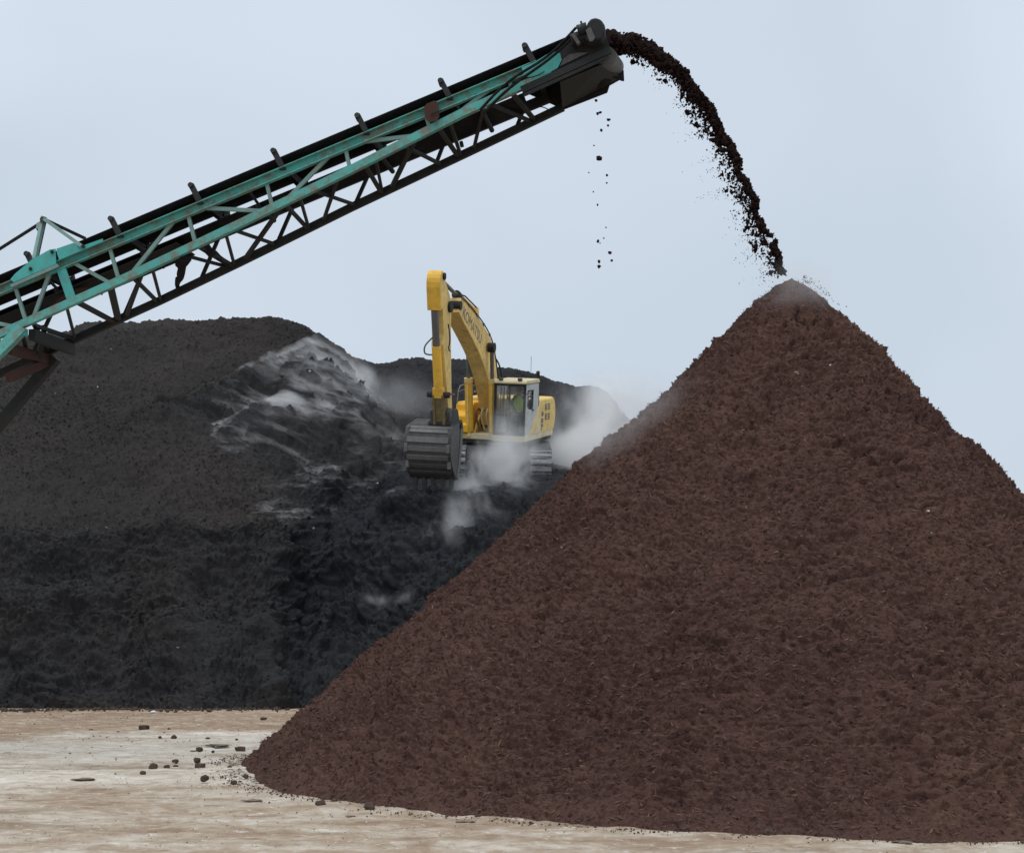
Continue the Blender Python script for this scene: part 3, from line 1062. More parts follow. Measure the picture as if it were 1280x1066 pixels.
    # --- undercarriage at the left edge of the picture
    part(MB().beam(K(27, 411, -.03), K(27, 420, -.03), .16, .12, NV), 'hinge_lug', 'teal_clean')
    part(MB().beam(K(29, 410, -.04), K(-95, 535, -.35), .16, .15, NV), 'support_leg', 'teal')
    part(MB().beam(K(12, 436, .0), K(60, 450, 1.45), .12, .16), 'cross_beam', 'rust')
    part(MB().beam(K(40, 418, .15), K(90, 437, 1.5), .12, .17), 'cross_beam', 'dark_steel')
    part(MB().beam(K(44, 407, .2), K(94, 424, 1.5), .05, .06), 'cross_beam', 'dark_steel')
    part(MB().beam(K(56, 408, .6), K(48, 447, 1.0), .07, .07), 'strut', 'dark_steel')
    part(MB().beam(K(28, 420, .4), K(33, 436, .6), .05, .05), 'strut', 'dark_steel')
    leg_top = K(70, 447, 1.45)
    leg_bot = K(-130, 683, 1.45)
    part(MB().beam(leg_top, leg_bot, .16, .17, NV), 'support_leg', 'dark_steel')
    part(MB().beam(K(57, 452, 1.4), K(12, 472, .2), .14, .14), 'cross_beam', 'rust')
    ax = Vector((leg_bot.x - .25, leg_bot.y, .62))
    part(MB().beam(leg_bot, ax, .14, .14, NV), 'support_leg', 'dark_steel')
    part(MB().beam(K(-95, 535, -.35), ax - NV * 2.1, .14, .14, NV), 'support_leg', 'teal')
    part(MB().tube([ax - NV * 2.7, ax + NV * .7], .08, 12), 'axle', 'dark_steel')
    for s in (-2.55, .35):
        wh = part(MB().tube([ax + NV * s, ax + NV * (s + .06), ax + NV * (s + .24), ax + NV * (s + .30)], [.5, .61, .61, .5], 28), 'wheel', 'rubber')
        part(MB().tube([ax + NV * (s - .02), ax + NV * (s + .32)], .3, 20), 'rim', 'grey_steel', wh)
    # tail stand and feed hopper at the low end, outside the frame
    tl, tr = U(-880), U(-880, 1.5)
    for q in (tl, tr):
        part(MB().beam(q, Vector((q.x, q.y, 0)), .12, .12), 'tail_leg', 'teal')
    a, b = U(-880, .1, .3), U(-700, .1, .3)
    c, d = U(-700, 1.4, .3), U(-880, 1.4, .3)
    o4 = [a - NV * .6 + Vector((-.3, 0, 1)), b - NV * .6 + Vector((.3, 0, 1)), c + NV * .6 + Vector((.3, 0, 1)), d + NV * .6 + Vector((-.3, 0, 1))]
    m = MB()
    for p, q, r_, s_ in ((a, b, o4[1], o4[0]), (b, c, o4[2], o4[1]), (c, d, o4[3], o4[2]), (d, a, o4[0], o4[3])):
        m.plate([p, q, r_, s_], (0, 0, .02))
    part(m, 'feed_hopper', 'teal')


build_conveyor()

# ------------------------------------------------------------------ falling mulch
ARC = [(752, 52), (772, 53), (790, 56), (806, 61), (820, 69), (835, 80), (850, 93), (864, 109), (878, 127), (890, 145), (902, 166), (913, 187), (922, 206), (931, 226), (939, 247), (947, 267), (957, 289), (968, 311), (976, 328), (981, 346)]


def lump(rng, n=1):
    bm = bmesh.new()
    bmesh.ops.create_icosphere(bm, subdivisions=n, radius=1)
    v = np.array([q.co[:] for q in bm.verts])
    f = np.array([[q.index for q in fc.verts] for fc in bm.faces])
    bm.free()
    return v, f


def build_stream():
    rng = np.random.default_rng(11)
    lv, lf = lump(rng, 1)
    A = np.array(ARC, float)
    seg = np.concatenate([[0], np.cumsum(np.hypot(*np.diff(A, axis=0).T))])
    tot = seg[-1]
    V, T = [], []
    cnt = 0

    def pt(s):
        return np.interp(s, seg, A[:, 0]), np.interp(s, seg, A[:, 1])

    def add(px, py, dY, size, flat=.55):
        nonlocal cnt
        c = np.array(at(px, py, 25.0 + dY))
        sc = size * rng.uniform(.55, 1.25, 3)
        sc[rng.integers(0, 3)] *= flat
        v = lv * sc * (1 + rng.normal(0, .16, (len(lv), 1)))
        q = rng.normal(size=(3, 3))
        R_, _ = np.linalg.qr(q)
        v = v @ R_.T + c
        V.append(v)
        T.append(lf + cnt)
        cnt += len(lv)
    # dense core, thinning and breaking up on the way down
    for s in np.linspace(0, tot, 2600):
        u = s / tot
        half = np.interp(u, [0, .12, .3, .55, .75, .9, 1], [14, 12, 7.5, 5, 4, 4, 4])
        x, y = pt(s)
        x2, y2 = pt(min(s + 2, tot))
        d = np.array([x2 - x, y2 - y]) + 1e-6
        d /= np.hypot(*d)
        nrm = np.array([-d[1], d[0]])                               # down/left side of the arc
        gap = math.sin(u * 55 + 1.3 * math.sin(u * 23)) * .5 + .5
        if u > .62 and gap < .22 * (u - .55) / .2 and rng.random() < .85:
            continue
        wob = 2.2 * math.sin(u * 41) + 1.2 * math.sin(u * 97 + 2)
        o = np.clip(rng.normal(0, .5), -1, 1) * half + wob * (.4 + u)
        add(x + nrm[0] * o, y + nrm[1] * o, rng.normal(0, .13), rng.uniform(.018, .046), .4)
        if rng.random() < .7:
            e = rng.choice([-1, 1]) * half * rng.uniform(.75, 1.12) + wob * (.4 + u)
            add(x + nrm[0] * e, y + nrm[1] * e, rng.normal(0, .1), rng.uniform(.010, .03), .35)
    # the packed middle of the stream: a rough rope of stuck-together mulch in pieces
    for s0, s1 in [(0, .70), (.695, .80), (.80, .875), (.88, .93), (.93, .965), (.97, 1.0)]:
        n_, k_ = max(10, int((s1 - s0) * 260)), 14
        rows = []
        for i in range(n_):
            q = i / (n_ - 1)
            u = s0 + (s1 - s0) * q
            x, y = pt(u * tot)
            c = np.array(at(x, y, 25.0))
            x2, y2 = pt(min(u * tot + 2, tot))
            x1, y1 = pt(max(u * tot - 2, 0))
            d = np.array([x2 - x1, 0, -(y2 - y1)]) + 1e-6
            d /= np.linalg.norm(d)
            a_, b_ = np.array([0, 1.0, 0]), np.cross(d, [0, 1.0, 0])
            r_ = np.interp(u, [0, .12, .3, .55, .75, .9, 1], [12.5, 10.5, 5.8, 3.4, 2.5, 2.3, 2.4]) / 80
            r_ *= min(1, (q * (n_ - 1) + .4) / 3, ((1 - q) * (n_ - 1) + .4) / 3) if s0 else 1
            g_ = np.linspace(0, 2 * math.pi, k_, endpoint=False)
            wob = (2.2 * math.sin(u * 41) + 1.2 * math.sin(u * 97 + 2)) * (.4 + u) / 80
            rows.append(c - b_ * wob + r_ * (np.cos(g_)[:, None] * a_ * 1.1 + np.sin(g_)[:, None] * b_))
        P_ = np.concatenate(rows)
        ctr = np.repeat(np.stack([r.mean(0) for r in rows]), k_, 0)
        nz = 1 + .42 * fbm(P_, 4.5, 3) + .18 * fbm(P_, 17, 2)
        P_ = ctr + (P_ - ctr) * nz[:, None]
        ii = (np.arange(n_ - 1)[:, None] * k_ + np.arange(k_)[None]).ravel()
        jj = (np.arange(n_ - 1)[:, None] * k_ + (np.arange(k_)[None] + 1) % k_).ravel()
        V.append(P_)
        T.append(np.concatenate([np.stack([ii, jj, jj + k_], 1), np.stack([ii, jj + k_, ii + k_], 1)]) + cnt)
        cnt += len(P_)
    # ragged fringe hanging inside the arc
    for k in range(2600):
        u = rng.beta(1.7, 1.35)
        x, y = pt(u * tot)
        x2, y2 = pt(min(u * tot + 2, tot))
        d = np.array([x2 - x, y2 - y]) + 1e-6
        d /= np.hypot(*d)
        nrm = np.array([-d[1], d[0]])
        half = np.interp(u, [0, .12, .3, .55, .75, 1], [13, 13, 9, 6.5, 5, 4.5])
        clump = math.sin(u * 120 + 3 * math.sin(u * 31))
        o = half * .7 + abs(rng.normal(0, 1)) * np.interp(u, [0, .15, .4, .7, 1], [2, 7, 15, 20, 17]) * (.75 + .45 * clump)
        big = rng.random() < .14
        sz = rng.uniform(.022, .05) if big else rng.uniform(.007, .020)
        if o > half * .7 + 22:
            sz = rng.uniform(.006, .011)
        add(x + nrm[0] * o + rng.normal(0, 2), y + nrm[1] * o * 1.0 + rng.normal(0, 2), rng.normal(0, .22), sz, .4)
    # crumbs skipping off the tip of the cone
    for k in range(110):
        s = abs(rng.normal(0, .45))
        add(1003 + 58 * s * rng.uniform(.6, 1.2), 352 + 42 * s * s + 14 * s - rng.uniform(0, 9), rng.normal(-.1, .2), rng.uniform(.006, .014), .5)
    for k in range(60):
        add(962 + rng.normal(0, 8), 340 + rng.normal(0, 10), rng.normal(0, .2), rng.uniform(.006, .014), .5)
    V = np.concatenate(V)
    T = np.concatenate(T)
    me = np_mesh('falling_mulch', V, None, T, False)
    attr(me, 'tint', np.clip(.03 + .06 * fbm(V, 3, 2), .01, .2))
    me.materials.append(M['mulch'])
    o = bpy.data.objects.new('falling_mulch', me)
    COL.objects.link(o)
    tag(o, 'stream of mulch thrown in an arc from the conveyor head to the cone tip', 'falling mulch', kind='stuff')
    # separate crumbs dropping straight down below the head
    drops = [(745, 126, 4), (747, 142, 5), (750, 141, 4), (761, 150, 6), (760, 157, 3), (751.5, 163, 4), (742.5, 182, 3), (749.3, 198.5, 8), (736, 216, 3),
             (758.5, 219.5, 4), (758.5, 229, 3), (741.5, 240, 3), (746.7, 256, 3), (757.5, 284.5, 3), (754.6, 298, 3), (747.5, 301.5, 5), (750, 304, 3), (762, 316, 5), (764.6, 326, 4), (748.5, 327, 6), (748.5, 333.5, 6)]
    for x, y, s in drops:
        v = lv * (s / 160.0) * rng.uniform(.55, 1.1, 3) * (1 + rng.normal(0, .18, (len(lv), 1)))
        me = np_mesh('falling_crumb', v, None, lf, False)
        attr(me, 'tint', np.full(len(v), .12))
        me.materials.append(M['mulch'])
        o = bpy.data.objects.new('falling_crumb', me)
        o.location = at(x, y, 25.2 + rng.normal(0, .3))
        COL.objects.link(o)
        tag(o, 'small dark crumb of mulch dropping through the air below the conveyor head', 'crumb', 'crumbs dropping below the conveyor head')


build_stream()

# ------------------------------------------------------------------ clods and scraps on the yard
CLODS = [
    # px, py(centre), width px, height px, kind, label
    (178.7, 908.7, 13, 7, 'block', 'brown brick-shaped clod lying alone far back on the tan yard'),
    (210.8, 910, 4, 3, 'clod', 'tiny dark crumb right of the brick-shaped clod at the back of the yard'),
    (199.6, 920.4, 5, 4, 'clod', 'small brown clod just left of a rounder dark clod behind the pale strip'),
    (216.5, 920.2, 8, 6, 'clod', 'round dark clod behind the pale strip, below the tiny dark crumb'),
    (259, 921.6, 6, 3, 'clod', 'small low clod behind the long flat slab of dirt'),
    (295.5, 923, 4, 2.5, 'clod', 'tiny clod farthest back beside the left edge of the mulch cone'),
    (268, 930.5, 35, 5, 'slab', 'longest flat slab of caked dirt, pale brown, on the yard left of the cone'),
    (248.6, 935.2, 9, 6, 'clod', 'dark clod touching the front left end of the longest dirt slab'),
    (241, 936.6, 9, 3, 'slab', 'small flat flake of dirt tucked left of the clod by the longest slab'),
    (266, 938, 4.5, 3.5, 'clod', 'small dark clod in front of the middle of the longest dirt slab'),
    (299, 935, 14, 6, 'block', 'oblong brown clod almost touching the left tip of the mulch cone'),
    (218.5, 949.8, 9, 5, 'clod', 'flattish clod above a smaller one, left of the stacked pair'),
    (245.7, 948.8, 9.5, 7, 'clod', 'round dark clod at the back of the pair that look stacked'),
    (248.6, 955.8, 14, 6.5, 'block', 'wide wedge-shaped clod at the front of the pair that look stacked'),
    (219, 956.3, 7, 4, 'clod', 'small flat clod right of the pale wedge-shaped one'),
    (208, 957, 8, 6, 'clod', 'brown wedge-shaped clod right of the largest round clod on the left'),
    (190.7, 957, 11.5, 9, 'clod', 'largest round dark clod at the left of the scattered group'),
    (178, 964.6, 8, 5.5, 'clod', 'dark clod farthest left of the scattered group, in front of the largest round one'),
    (286.5, 957.3, 7, 4.5, 'clod', 'small clod on white ground just left of the cone toe'),
    (254.8, 971.2, 11, 8.5, 'clod', 'big round clod standing alone on white ground in the middle of the yard'),
    (306, 968.5, 9, 5, 'clod', 'dark angular clod beside the toe of the cone, right of the lone big one'),
    (291.6, 976.2, 9, 6, 'clod', 'round brown clod in front of the angular one near the cone toe'),
    (334.7, 973.8, 4.5, 3, 'clod', 'tiny clod close to where the cone toe turns forward'),
    (342.5, 983, 3, 2.5, 'clod', 'tiniest dark speck of dirt in front of the cone toe'),
    (357.5, 983.3, 9, 4.5, 'clod', 'low brown clod resting against the cone toe, left of the small dark one'),
    (380.6, 985.8, 7, 4, 'clod', 'small dark clod resting against the cone toe, right of the low brown one'),
    (313, 998.6, 28, 4, 'slab', 'thin grey-brown slab of caked dirt on the white ground left of the front clods'),
    (400, 1003.2, 14, 9.5, 'clod', 'big smooth rounded clod out in front of the cone on white ground'),
    (417.6, 998.4, 9, 5, 'clod', 'small clod behind and right of the big smooth rounded one'),
    (455.5, 1000.5, 11, 7, 'clod', 'lumpy clod behind the largest front clod, touching it'),
    (461, 1006, 14, 10, 'clod', 'largest clod at the front edge of the cone, dark and blunt'),
    (436.7, 1018, 17, 3, 'slab', 'thin tan flake of dirt lying in front of the two big front clods'),
    (581, 1025, 26, 3.5, 'slab', 'flat tan flake of dirt in front of the middle of the cone toe'),
    (597, 1018, 8, 5, 'clod', 'small dark clod left of the flat slab against the cone toe'),
    (612, 1019.8, 21, 4, 'slab', 'flat slab of dirt resting against the cone toe at mid front'),
    (962, 1038.8, 16, 9, 'clod', 'big dark clod at the front toe of the cone on the right'),
    (945.6, 1041.5, 5.5, 4, 'clod', 'little round clod left of the big dark one on the right'),
    (940, 1038, 6, 3, 'clod', 'little flat clod behind the round one, at the right front toe'),
    (1130, 1050.5, 26, 5, 'slab', 'flat grey flake of dirt farthest right in front of the cone'),
    (947, 1057, 17, 3.5, 'slab', 'thin flake of dirt in front of the big dark clod on the right'),
    (1033, 1061, 11, 3, 'slab', 'small flake of dirt nearest the bottom edge on the right'),
    (113, 911, 6, 2.5, 'clod', 'small tan clod on the far left of the tan yard'),
    (147.5, 913.6, 5, 2.5, 'clod', 'small tan clod left of the brick-shaped one'),
    (144, 966, 4, 2.5, 'clod', 'tiny clod alone on white ground left of the scattered group'),
    (101.5, 972, 30, 4, 'slab', 'low grey patch of caked dirt on the left part of the yard'),
    (329, 897, 9, 3.5, 'clod', 'low brown clod near the foot of the black heap beside the cone'),
]


def build_grit():
    rng = np.random.default_rng(31)
    cv, cf = lump(rng, 1)
    V, T, tint = [], [], []
    for k in range(4200):
        y = 15.6 + 24 * rng.random() ** 1.4
        x = rng.uniform(-.34 * y, .30 * y)
        if math.hypot(x - PC[0], y - PC[1]) < 8.7:
            continue
        s = (.004 + .013 * rng.beta(1, 3.5)) * (y / 20)
        V.append(cv * s * rng.uniform(.7, 1.4, 3) * [1, 1, .7] * (1 + rng.normal(0, .15, (len(cv), 1))) + [x, y, s * .3 - .012])
        T.append(cf + len(cv) * len(T))
        tint.append(np.full(len(cv), rng.random()))
    me = np_mesh('gravel', np.concatenate(V), None, np.concatenate(T), False)
    attr(me, 'tint', np.concatenate(tint))
    t = NT('yard_gravel')
    me.materials.append(t.done(t.ramp(t.attr('tint'), [(0, (.16, .13, .105)), (.4, (.36, .31, .26)), (.75, (.60, .56, .50)), (1, (.80, .78, .73))]), .9, 0, .15))
    o = bpy.data.objects.new('gravel', me)
    COL.objects.link(o)
    tag(o, 'loose pale and brown grit lying over the dusty yard', 'gravel', kind='stuff')


build_grit()


def build_clods():
    rng = np.random.default_rng(23)
    lv, lf = lump(rng, 3)
    for px, py, wp, hp, kind, label in CLODS:
        yb = py + hp / 2
        Y = EYE * F / (yb - HZ)
        w_, h_ = wp * Y / F, hp * Y / F
        v = lv.copy()
        seed = rng.uniform(0, 100, 3)
        n = fbm(v + seed, 1.0, 2) * .30 + fbm(v + seed, 3.2, 3) * .12
        if kind == 'block':
            v = np.sign(v) * np.abs(v) ** .55
        elif kind == 'slab':
            v[:, :2] = v[:, :2] / (np.linalg.norm(v[:, :2], axis=1)[:, None] + .25)
            an = np.arctan2(v[:, 1], v[:, 0])
            v[:, :2] *= (1 + .25 * np.sin(2 * an + seed[0]) + .18 * np.sin(3 * an + seed[1]) + .1 * np.sin(5 * an + seed[2]))[:, None]
            n *= 1.5
        v = v * (1 + n[:, None])
        v -= (v.max(0) + v.min(0)) / 2
        v /= (v.max(0) - v.min(0))
        depth = w_ * rng.uniform(.7, 1.0)
        hh = h_ * (.9 if kind != 'slab' else .55)
        v = v * [w_, depth, hh * 1.25]
        v[:, 2] += hh * .5
        if kind == 'slab':
            v[:, 2] = v[:, 2] * .8
        me = np_mesh('dirt_slab' if kind == 'slab' else 'dirt_clod', v, None, lf)
        me.materials.append(M['slab' if kind == 'slab' else 'clod'])
        o = bpy.data.objects.new(me.name.split('.')[0], me)
        o['kind'] = 'thing'
        o.location = (at(px, yb, Y).x, Y + depth / 2, -.015)
        o.rotation_euler = (0, 0, rng.uniform(-.25, .25))
        COL.objects.link(o)
        tag(o, label, 'dirt slab' if kind == 'slab' else 'dirt clod', 'clods and caked dirt scattered on the yard')
    for px, py, wp, label in [(191.7, 889.5, 7, 'white crumpled scrap at the foot of the black heap'), (248, 905, 3.5, 'small white pebble on the tan strip behind the clods')]:
        Y = EYE * F / (py + 1.5 - HZ)
        v = lv * (wp * Y / F / 2) * [1, .8, .5]
        v = v * (1 + .3 * fbm(lv + 3, 2, 2)[:, None])
        me = np_mesh('white_scrap', v, None, lf)
        me.materials.append(M['white'])
        o = bpy.data.objects.new('white_scrap', me)
        o.location = (at(px, py, Y).x, Y, wp * Y / F * .2)
        COL.objects.link(o)
        tag(o, label, 'scrap')
    # fine crumbs round the toe of the cone and over the yard: nobody could count them
    cv, cf = lump(rng, 1)
    N_ = 1500
    V, T = [], []
    for k in range(N_):
        if k < 1340:
            th = rng.uniform(-math.pi - .15, -.9)
            tw = th + 2 * math.pi if th < -math.pi else th
            r = float(pile_R(tw)) * 1.03 + abs(rng.normal(0, .16 if k < 1150 else .45)) - .05
            x, y = PC[0] + math.cos(th) * r, PC[1] + math.sin(th) * r
            s = .004 + .014 * rng.beta(1, 3)
        else:
            y = rng.uniform(15.5, 38)
            x = rng.uniform(-.33 * y, .25 * y)
            s = rng.uniform(.004, .010) * (y / 22)
            if math.hypot(x - PC[0], y - PC[1]) < 8.8:
                continue
        v = cv * s * rng.uniform(.6, 1.4, 3) * (1 + rng.normal(0, .15, (len(cv), 1))) + [x, y, s * .4 - .012]
        V.append(v)
        T.append(cf + len(cv) * len(T))
    for k in range(700):                                           # fallen bits at the foot of the dark heap
        x = rng.uniform(-14, -5.5)
        y = 39.7 - abs(rng.normal(0, .45)) + .3 * math.sin(x * 1.7)
        s = .010 + .05 * rng.beta(1, 3.5)
        V.append(cv * s * rng.uniform(.6, 1.4, 3) * (1 + rng.normal(0, .15, (len(cv), 1))) + [x, y, s * .3])
        T.append(cf + len(cv) * len(T))
    th = rng.uniform(-math.pi - .2, -.8, 2600)                     # loose slivers that slid off the cone
    tw = np.where(th < -math.pi, th + 2 * math.pi, th)
    r = pile_R(tw) * 1.0 + np.abs(rng.normal(0, .17, len(th))) - .08
    P_ = np.stack([PC[0] + np.cos(th) * r, PC[1] + np.sin(th) * r, np.full(len(th), -.004)], 1)
    sv, sf = shards(P_, np.tile([0.0, 0, 1], (len(P_), 1)), 2600, .02, .09, .006, .022, .02, rng, .3)
    nv = sum(len(a) for a in V)
    me = np_mesh('mulch_crumbs', np.concatenate(V + [sv]), sf + nv, np.concatenate(T), False)
    me.materials.append(M['clod'])
    o = bpy.data.objects.new('mulch_crumbs', me)
    COL.objects.link(o)
    tag(o, 'fine dark crumbs strewn over the yard round the feet of both piles', 'crumbs', kind='stuff')


M['white'] = paint('white_scrap', (.75, .74, .72), (.5, .47, .43), .3, .8, 6)
build_clods()

# ------------------------------------------------------------------ excavator
def arc_pts(p0, p1, p2, n=6):
    """quadratic curve through a corner"""
    p0, p1, p2 = Vector(p0), Vector(p1), Vector(p2)
    return [tuple((1 - s) ** 2 * p0 + 2 * s * (1 - s) * p1 + s * s * p2) for s in [i / n for i in range(n + 1)]]


EX_O = at(622, 592, 51.5)


def ex_mat():
    r = math.radians
    return (Matrix.Translation(EX_O) @ Matrix.Rotation(r(-15), 4, 'Z') @ Matrix.Rotation(r(10), 4, 'X') @ Matrix.Rotation(r(4.3), 4, 'Y'))


BX = -.29                                                        # the boom stands beside the cab


def build_excavator():
    root = empty('excavator', EX_O)
    root.rotation_mode = 'YXZ'
    root.rotation_euler = (math.radians(10), math.radians(4.3), math.radians(-15))
    tag(root, 'yellow tracked excavator working on top of the black compost heap', 'excavator')
    P = lambda mb, name, mat, par=root, bevel=0: mb.build(name, M[mat], par, None, bevel)
    # --- undercarriage: tracks point at the camera, the upper body is slewed
    sw = Matrix.Rotation(math.radians(15), 4, 'Z')

    def turned(mb):
        mb.v = [sw @ v for v in mb.v]
        return mb
    for s in (-1, 1):
        cx = 1.33 * s
        loop = []
        R_, Lh, zc = .42, 1.85, .46
        for k in range(13):
            a = -math.pi / 2 - math.pi * k / 12
            loop.append((-Lh + R_ * math.cos(a), zc + R_ * math.sin(a)))
        for k in range(13):
            a = math.pi / 2 - math.pi * k / 12
            loop.append((Lh + R_ * math.cos(a), zc + R_ * math.sin(a)))
        # even spacing round the loop
        q = [Vector(p) for p in loop] + [Vector(loop[0])]
        ln = [0]
        for a, b in zip(q[:-1], q[1:]):
            ln.append(ln[-1] + (b - a).length)
        n = 50
        m, hl = MB(), MB()
        for k in range(n):
            d = ln[-1] * k / n
            i = max(j for j in range(len(ln)) if ln[j] <= d)
            i = min(i, len(q) - 2)
            u = (d - ln[i]) / max(ln[i + 1] - ln[i], 1e-6)
            c = q[i].lerp(q[i + 1], u)
            tdir = (q[i + 1] - q[i]).normalized()
            nd = Vector((-tdir.y, tdir.x))
            if nd.dot(c - Vector((0, zc))) < 0:
                nd = -nd
            c3 = Vector((cx, c.x, c.y))
            t3, n3 = Vector((0, tdir.x, tdir.y)), Vector((0, nd.x, nd.y))
            m.beam(c3 - t3 * .082 + n3 * .03, c3 + t3 * .082 + n3 * .03, .66, .03, n3)
            m.beam(c3 - t3 * .05 + n3 * .062, c3 - t3 * .025 + n3 * .062, .66, .045, n3)
            m.beam(c3 - t3 * .09 - n3 * .03, c3 + t3 * .09 - n3 * .03, .24, .09, n3)
        tr = P(turned(m), 'track', 'shoe')
        P(turned(MB().prism([(-1.75, .30), (1.75, .30), (1.8, .62), (-1.8, .62)], cx - .16, cx + .16)), 'track_frame', 'track', tr)
        for e, r_ in ((-1.85, .33), (1.85, .35)):
            P(turned(MB().tube([(cx - .13, e, zc), (cx + .13, e, zc)], r_, 24)), 'idler_wheel' if e < 0 else 'sprocket', 'track', tr)
    P(turned(MB().prism([(-1.2, .55), (1.2, .55), (.9, .95), (-.9, .95)], -1.1, 1.1)), 'car_body', 'track', root, .03)
    P(MB().tube([(0, 0, .94), (0, 0, 1.16)], .68, 36), 'slew_ring', 'dark_steel')
    # --- platform
    P(MB().prism([(-1.28, -1.05), (.12, -1.15), (.20, -1.52), (1.235, -1.52), (1.235, 2.30), (-1.28, 2.35)], 1.16, 1.34, 'z'), 'deck', 'cream', root, .02)
    P(MB().prism([(-1.20, -1.0), (1.22, -1.3), (1.22, 2.1), (-1.2, 2.1)], 1.06, 1.155, 'z'), 'belly_pan', 'dark_steel')
    # --- engine hood and counterweight
    hood = [(.42, 1.345), (2.10, 1.345), (2.10, 2.30), (1.95, 2.40), (.42, 2.40)]
    P(MB().prism(hood, -1.24, 1.195), 'engine_hood', 'yellow_dusty', root, .05)
    cw = [(2.105, 1.30)] + arc_pts((2.42, 1.30), (2.75, 1.5), (2.72, 1.95), 5) + arc_pts((2.70, 2.05), (2.6, 2.42), (2.2, 2.42), 5) + [(2.105, 2.42)]
    P(MB().prism(cw, -1.27, 1.215), 'counterweight', 'yellow_dusty', root, .05)
    # wedge-shaped side panel that rises behind the cab door
    P(MB().prism([(-1.05, 1.345), (2.10, 1.345), (2.10, 2.36), (.50, 2.36), (.30, 2.20), (-.85, 1.36)], 1.201, 1.238), 'side_panel', 'yellow_dusty', root, .01)
    P(MB().prism([(-.15, 1.36), (.42, 1.36), (.42, 2.04), (.36, 2.06)], 1.2395, 1.249), 'access_door', 'cream', root)
    # louvres
    for y0, z0, w_, h_ in [(1.10, 2.02, .24, .22), (1.50, 2.02, .24, .22), (1.10, 1.70, .24, .22), (1.50, 1.70, .24, .22), (.62, 1.86, .26, .14), (.60, 1.64, .28, .15), (.60, 1.40, .10, .08)]:
        gm = MB()
        nsl = 4
        for k in range(nsl):
            z = z0 + h_ * (k + .15) / nsl
            gm.box((1.23, y0, z), (1.252, y0 + w_, z + h_ / nsl * .62))
        P(gm, 'louvre', 'grey_steel')
    P(MB().box((1.236, .62, 1.50), (1.25, .86, 1.61)), 'data_plate', 'wear')
    # exhaust, fuel cap, antenna
    P(MB().tube([(-.9, .9, 2.38), (-.9, .9, 2.75), (-.9, 1.0, 2.84)], .065, 14), 'exhaust_pipe', 'dark_steel')
    P(MB().tube([(1.12, .5, 3.0), (1.12, .5, 3.22)], .05, 10).tube([(1.12, .5, 3.22), (1.12, .47, 3.27)], .06, 10), 'beacon', 'black')
    P(MB().tube([(.9, .42, 2.95), (.9, .42, 3.75)], .007, 6), 'antenna', 'black')
    # --- fuel tank, tool box and steps at the front on the far side of the boom
    P(MB().prism([(-1.05, 1.345), (.41, 1.345), (.41, 2.28), (-.55, 2.28), (-.68, 2.20), (-.72, 1.98), (-.98, 1.94), (-1.06, 1.85)], -1.24, -.66), 'fuel_tank', 'yellow_clean', root, .035)
    P(MB().prism([(-1.18, 1.36), (-1.07, 1.36), (-1.07, 1.66), (-1.18, 1.60)], -1.02, -.68), 'step_box', 'yellow_clean', root, .015)
    st = MB()
    for k in range(3):
        st.box((-1.10, -1.26, 1.20 + .12 * k), (-.86, -1.185, 1.225 + .12 * k))
    st.box((-1.11, -1.24, 1.18), (-1.095, -1.19, 1.50)).box((-.865, -1.24, 1.18), (-.85, -1.19, 1.50))
    P(st, 'step', 'yellow')
    P(MB().box((-1.02, -1.072, 1.70), (-.92, -1.058, 1.735)), 'latch', 'black')
    P(MB().tube([(-.95, -.25, 2.28), (-.95, -.25, 2.37)], .07, 14), 'filler_cap', 'grey_steel')
    rail = MB().tube([(-1.20, -.70, 2.24), (-1.20, -.55, 2.66), (-1.20, -.35, 2.78), (-1.20, .35, 2.80), (-1.20, .40, 2.38)], .022, 8)
    rail.tube([(-1.20, -.58, 2.58), (-.75, -.35, 2.80), (-.75, .35, 2.80)], .020, 8)
    rail.tube([(-.84, -.62, 2.28), (-.84, -.50, 2.62), (-.62, -.38, 2.64), (-.35, -.38, 2.64)], .018, 8)
    P(rail, 'handrail', 'wear')
    # --- cab
    x0, x1, y0, y1, z0, z1 = .21, 1.22, -1.48, .34, 1.345, 2.98
    cabp = MB()
    for x in (x0, x1 - .07):
        cabp.beam((x + .035, y0 + .02, z0), (x + .035, y0 + .10, z1 - .05), .07, .08, (0, 1, 0))
        cabp.beam((x + .035, y1 - .04, z0), (x + .035, y1 - .04, z1 - .05), .07, .08, (0, 1, 0))
    cabp.box((x0, y0 + .02, z1 - .11), (x1, y0 + .17, z1 - .045)).box((x0, y0 + .12, z1 - .11), (x0 + .07, y1, z1 - .045)).box((x1 - .07, y0 + .12, z1 - .11), (x1 - .046, y1, z1 - .045)).box((x0, y1 - .08, z1 - .11), (x1 - .05, y1, z1 - .045)).box((x0, y0 - .005, z0), (x1, y0 + .075, z0 + .10))
    cab = P(cabp, 'cab', 'black', root, .01)
    side = MB()                                                    # near side wall with its window hole
    xs = x1 - .045
    side.box((xs, y0 + .09, z0), (x1 - .004, y1, z0 + .88))
    side.box((xs, y0 + .09, z0 + .88), (x1 - .004, y0 + .30, z1 - .06))
    side.box((xs, -.45, z0 + .88), (x1 - .004, y1, z1 - .06))
    side.box((xs, y0 + .30, z1 - .24), (x1 - .004, -.45, z1 - .06))
    P(side, 'door', 'cab_grey', cab)
    fr = MB()
    ya, yb, za, zb = y0 + .30, -.45, z0 + .88, z1 - .24
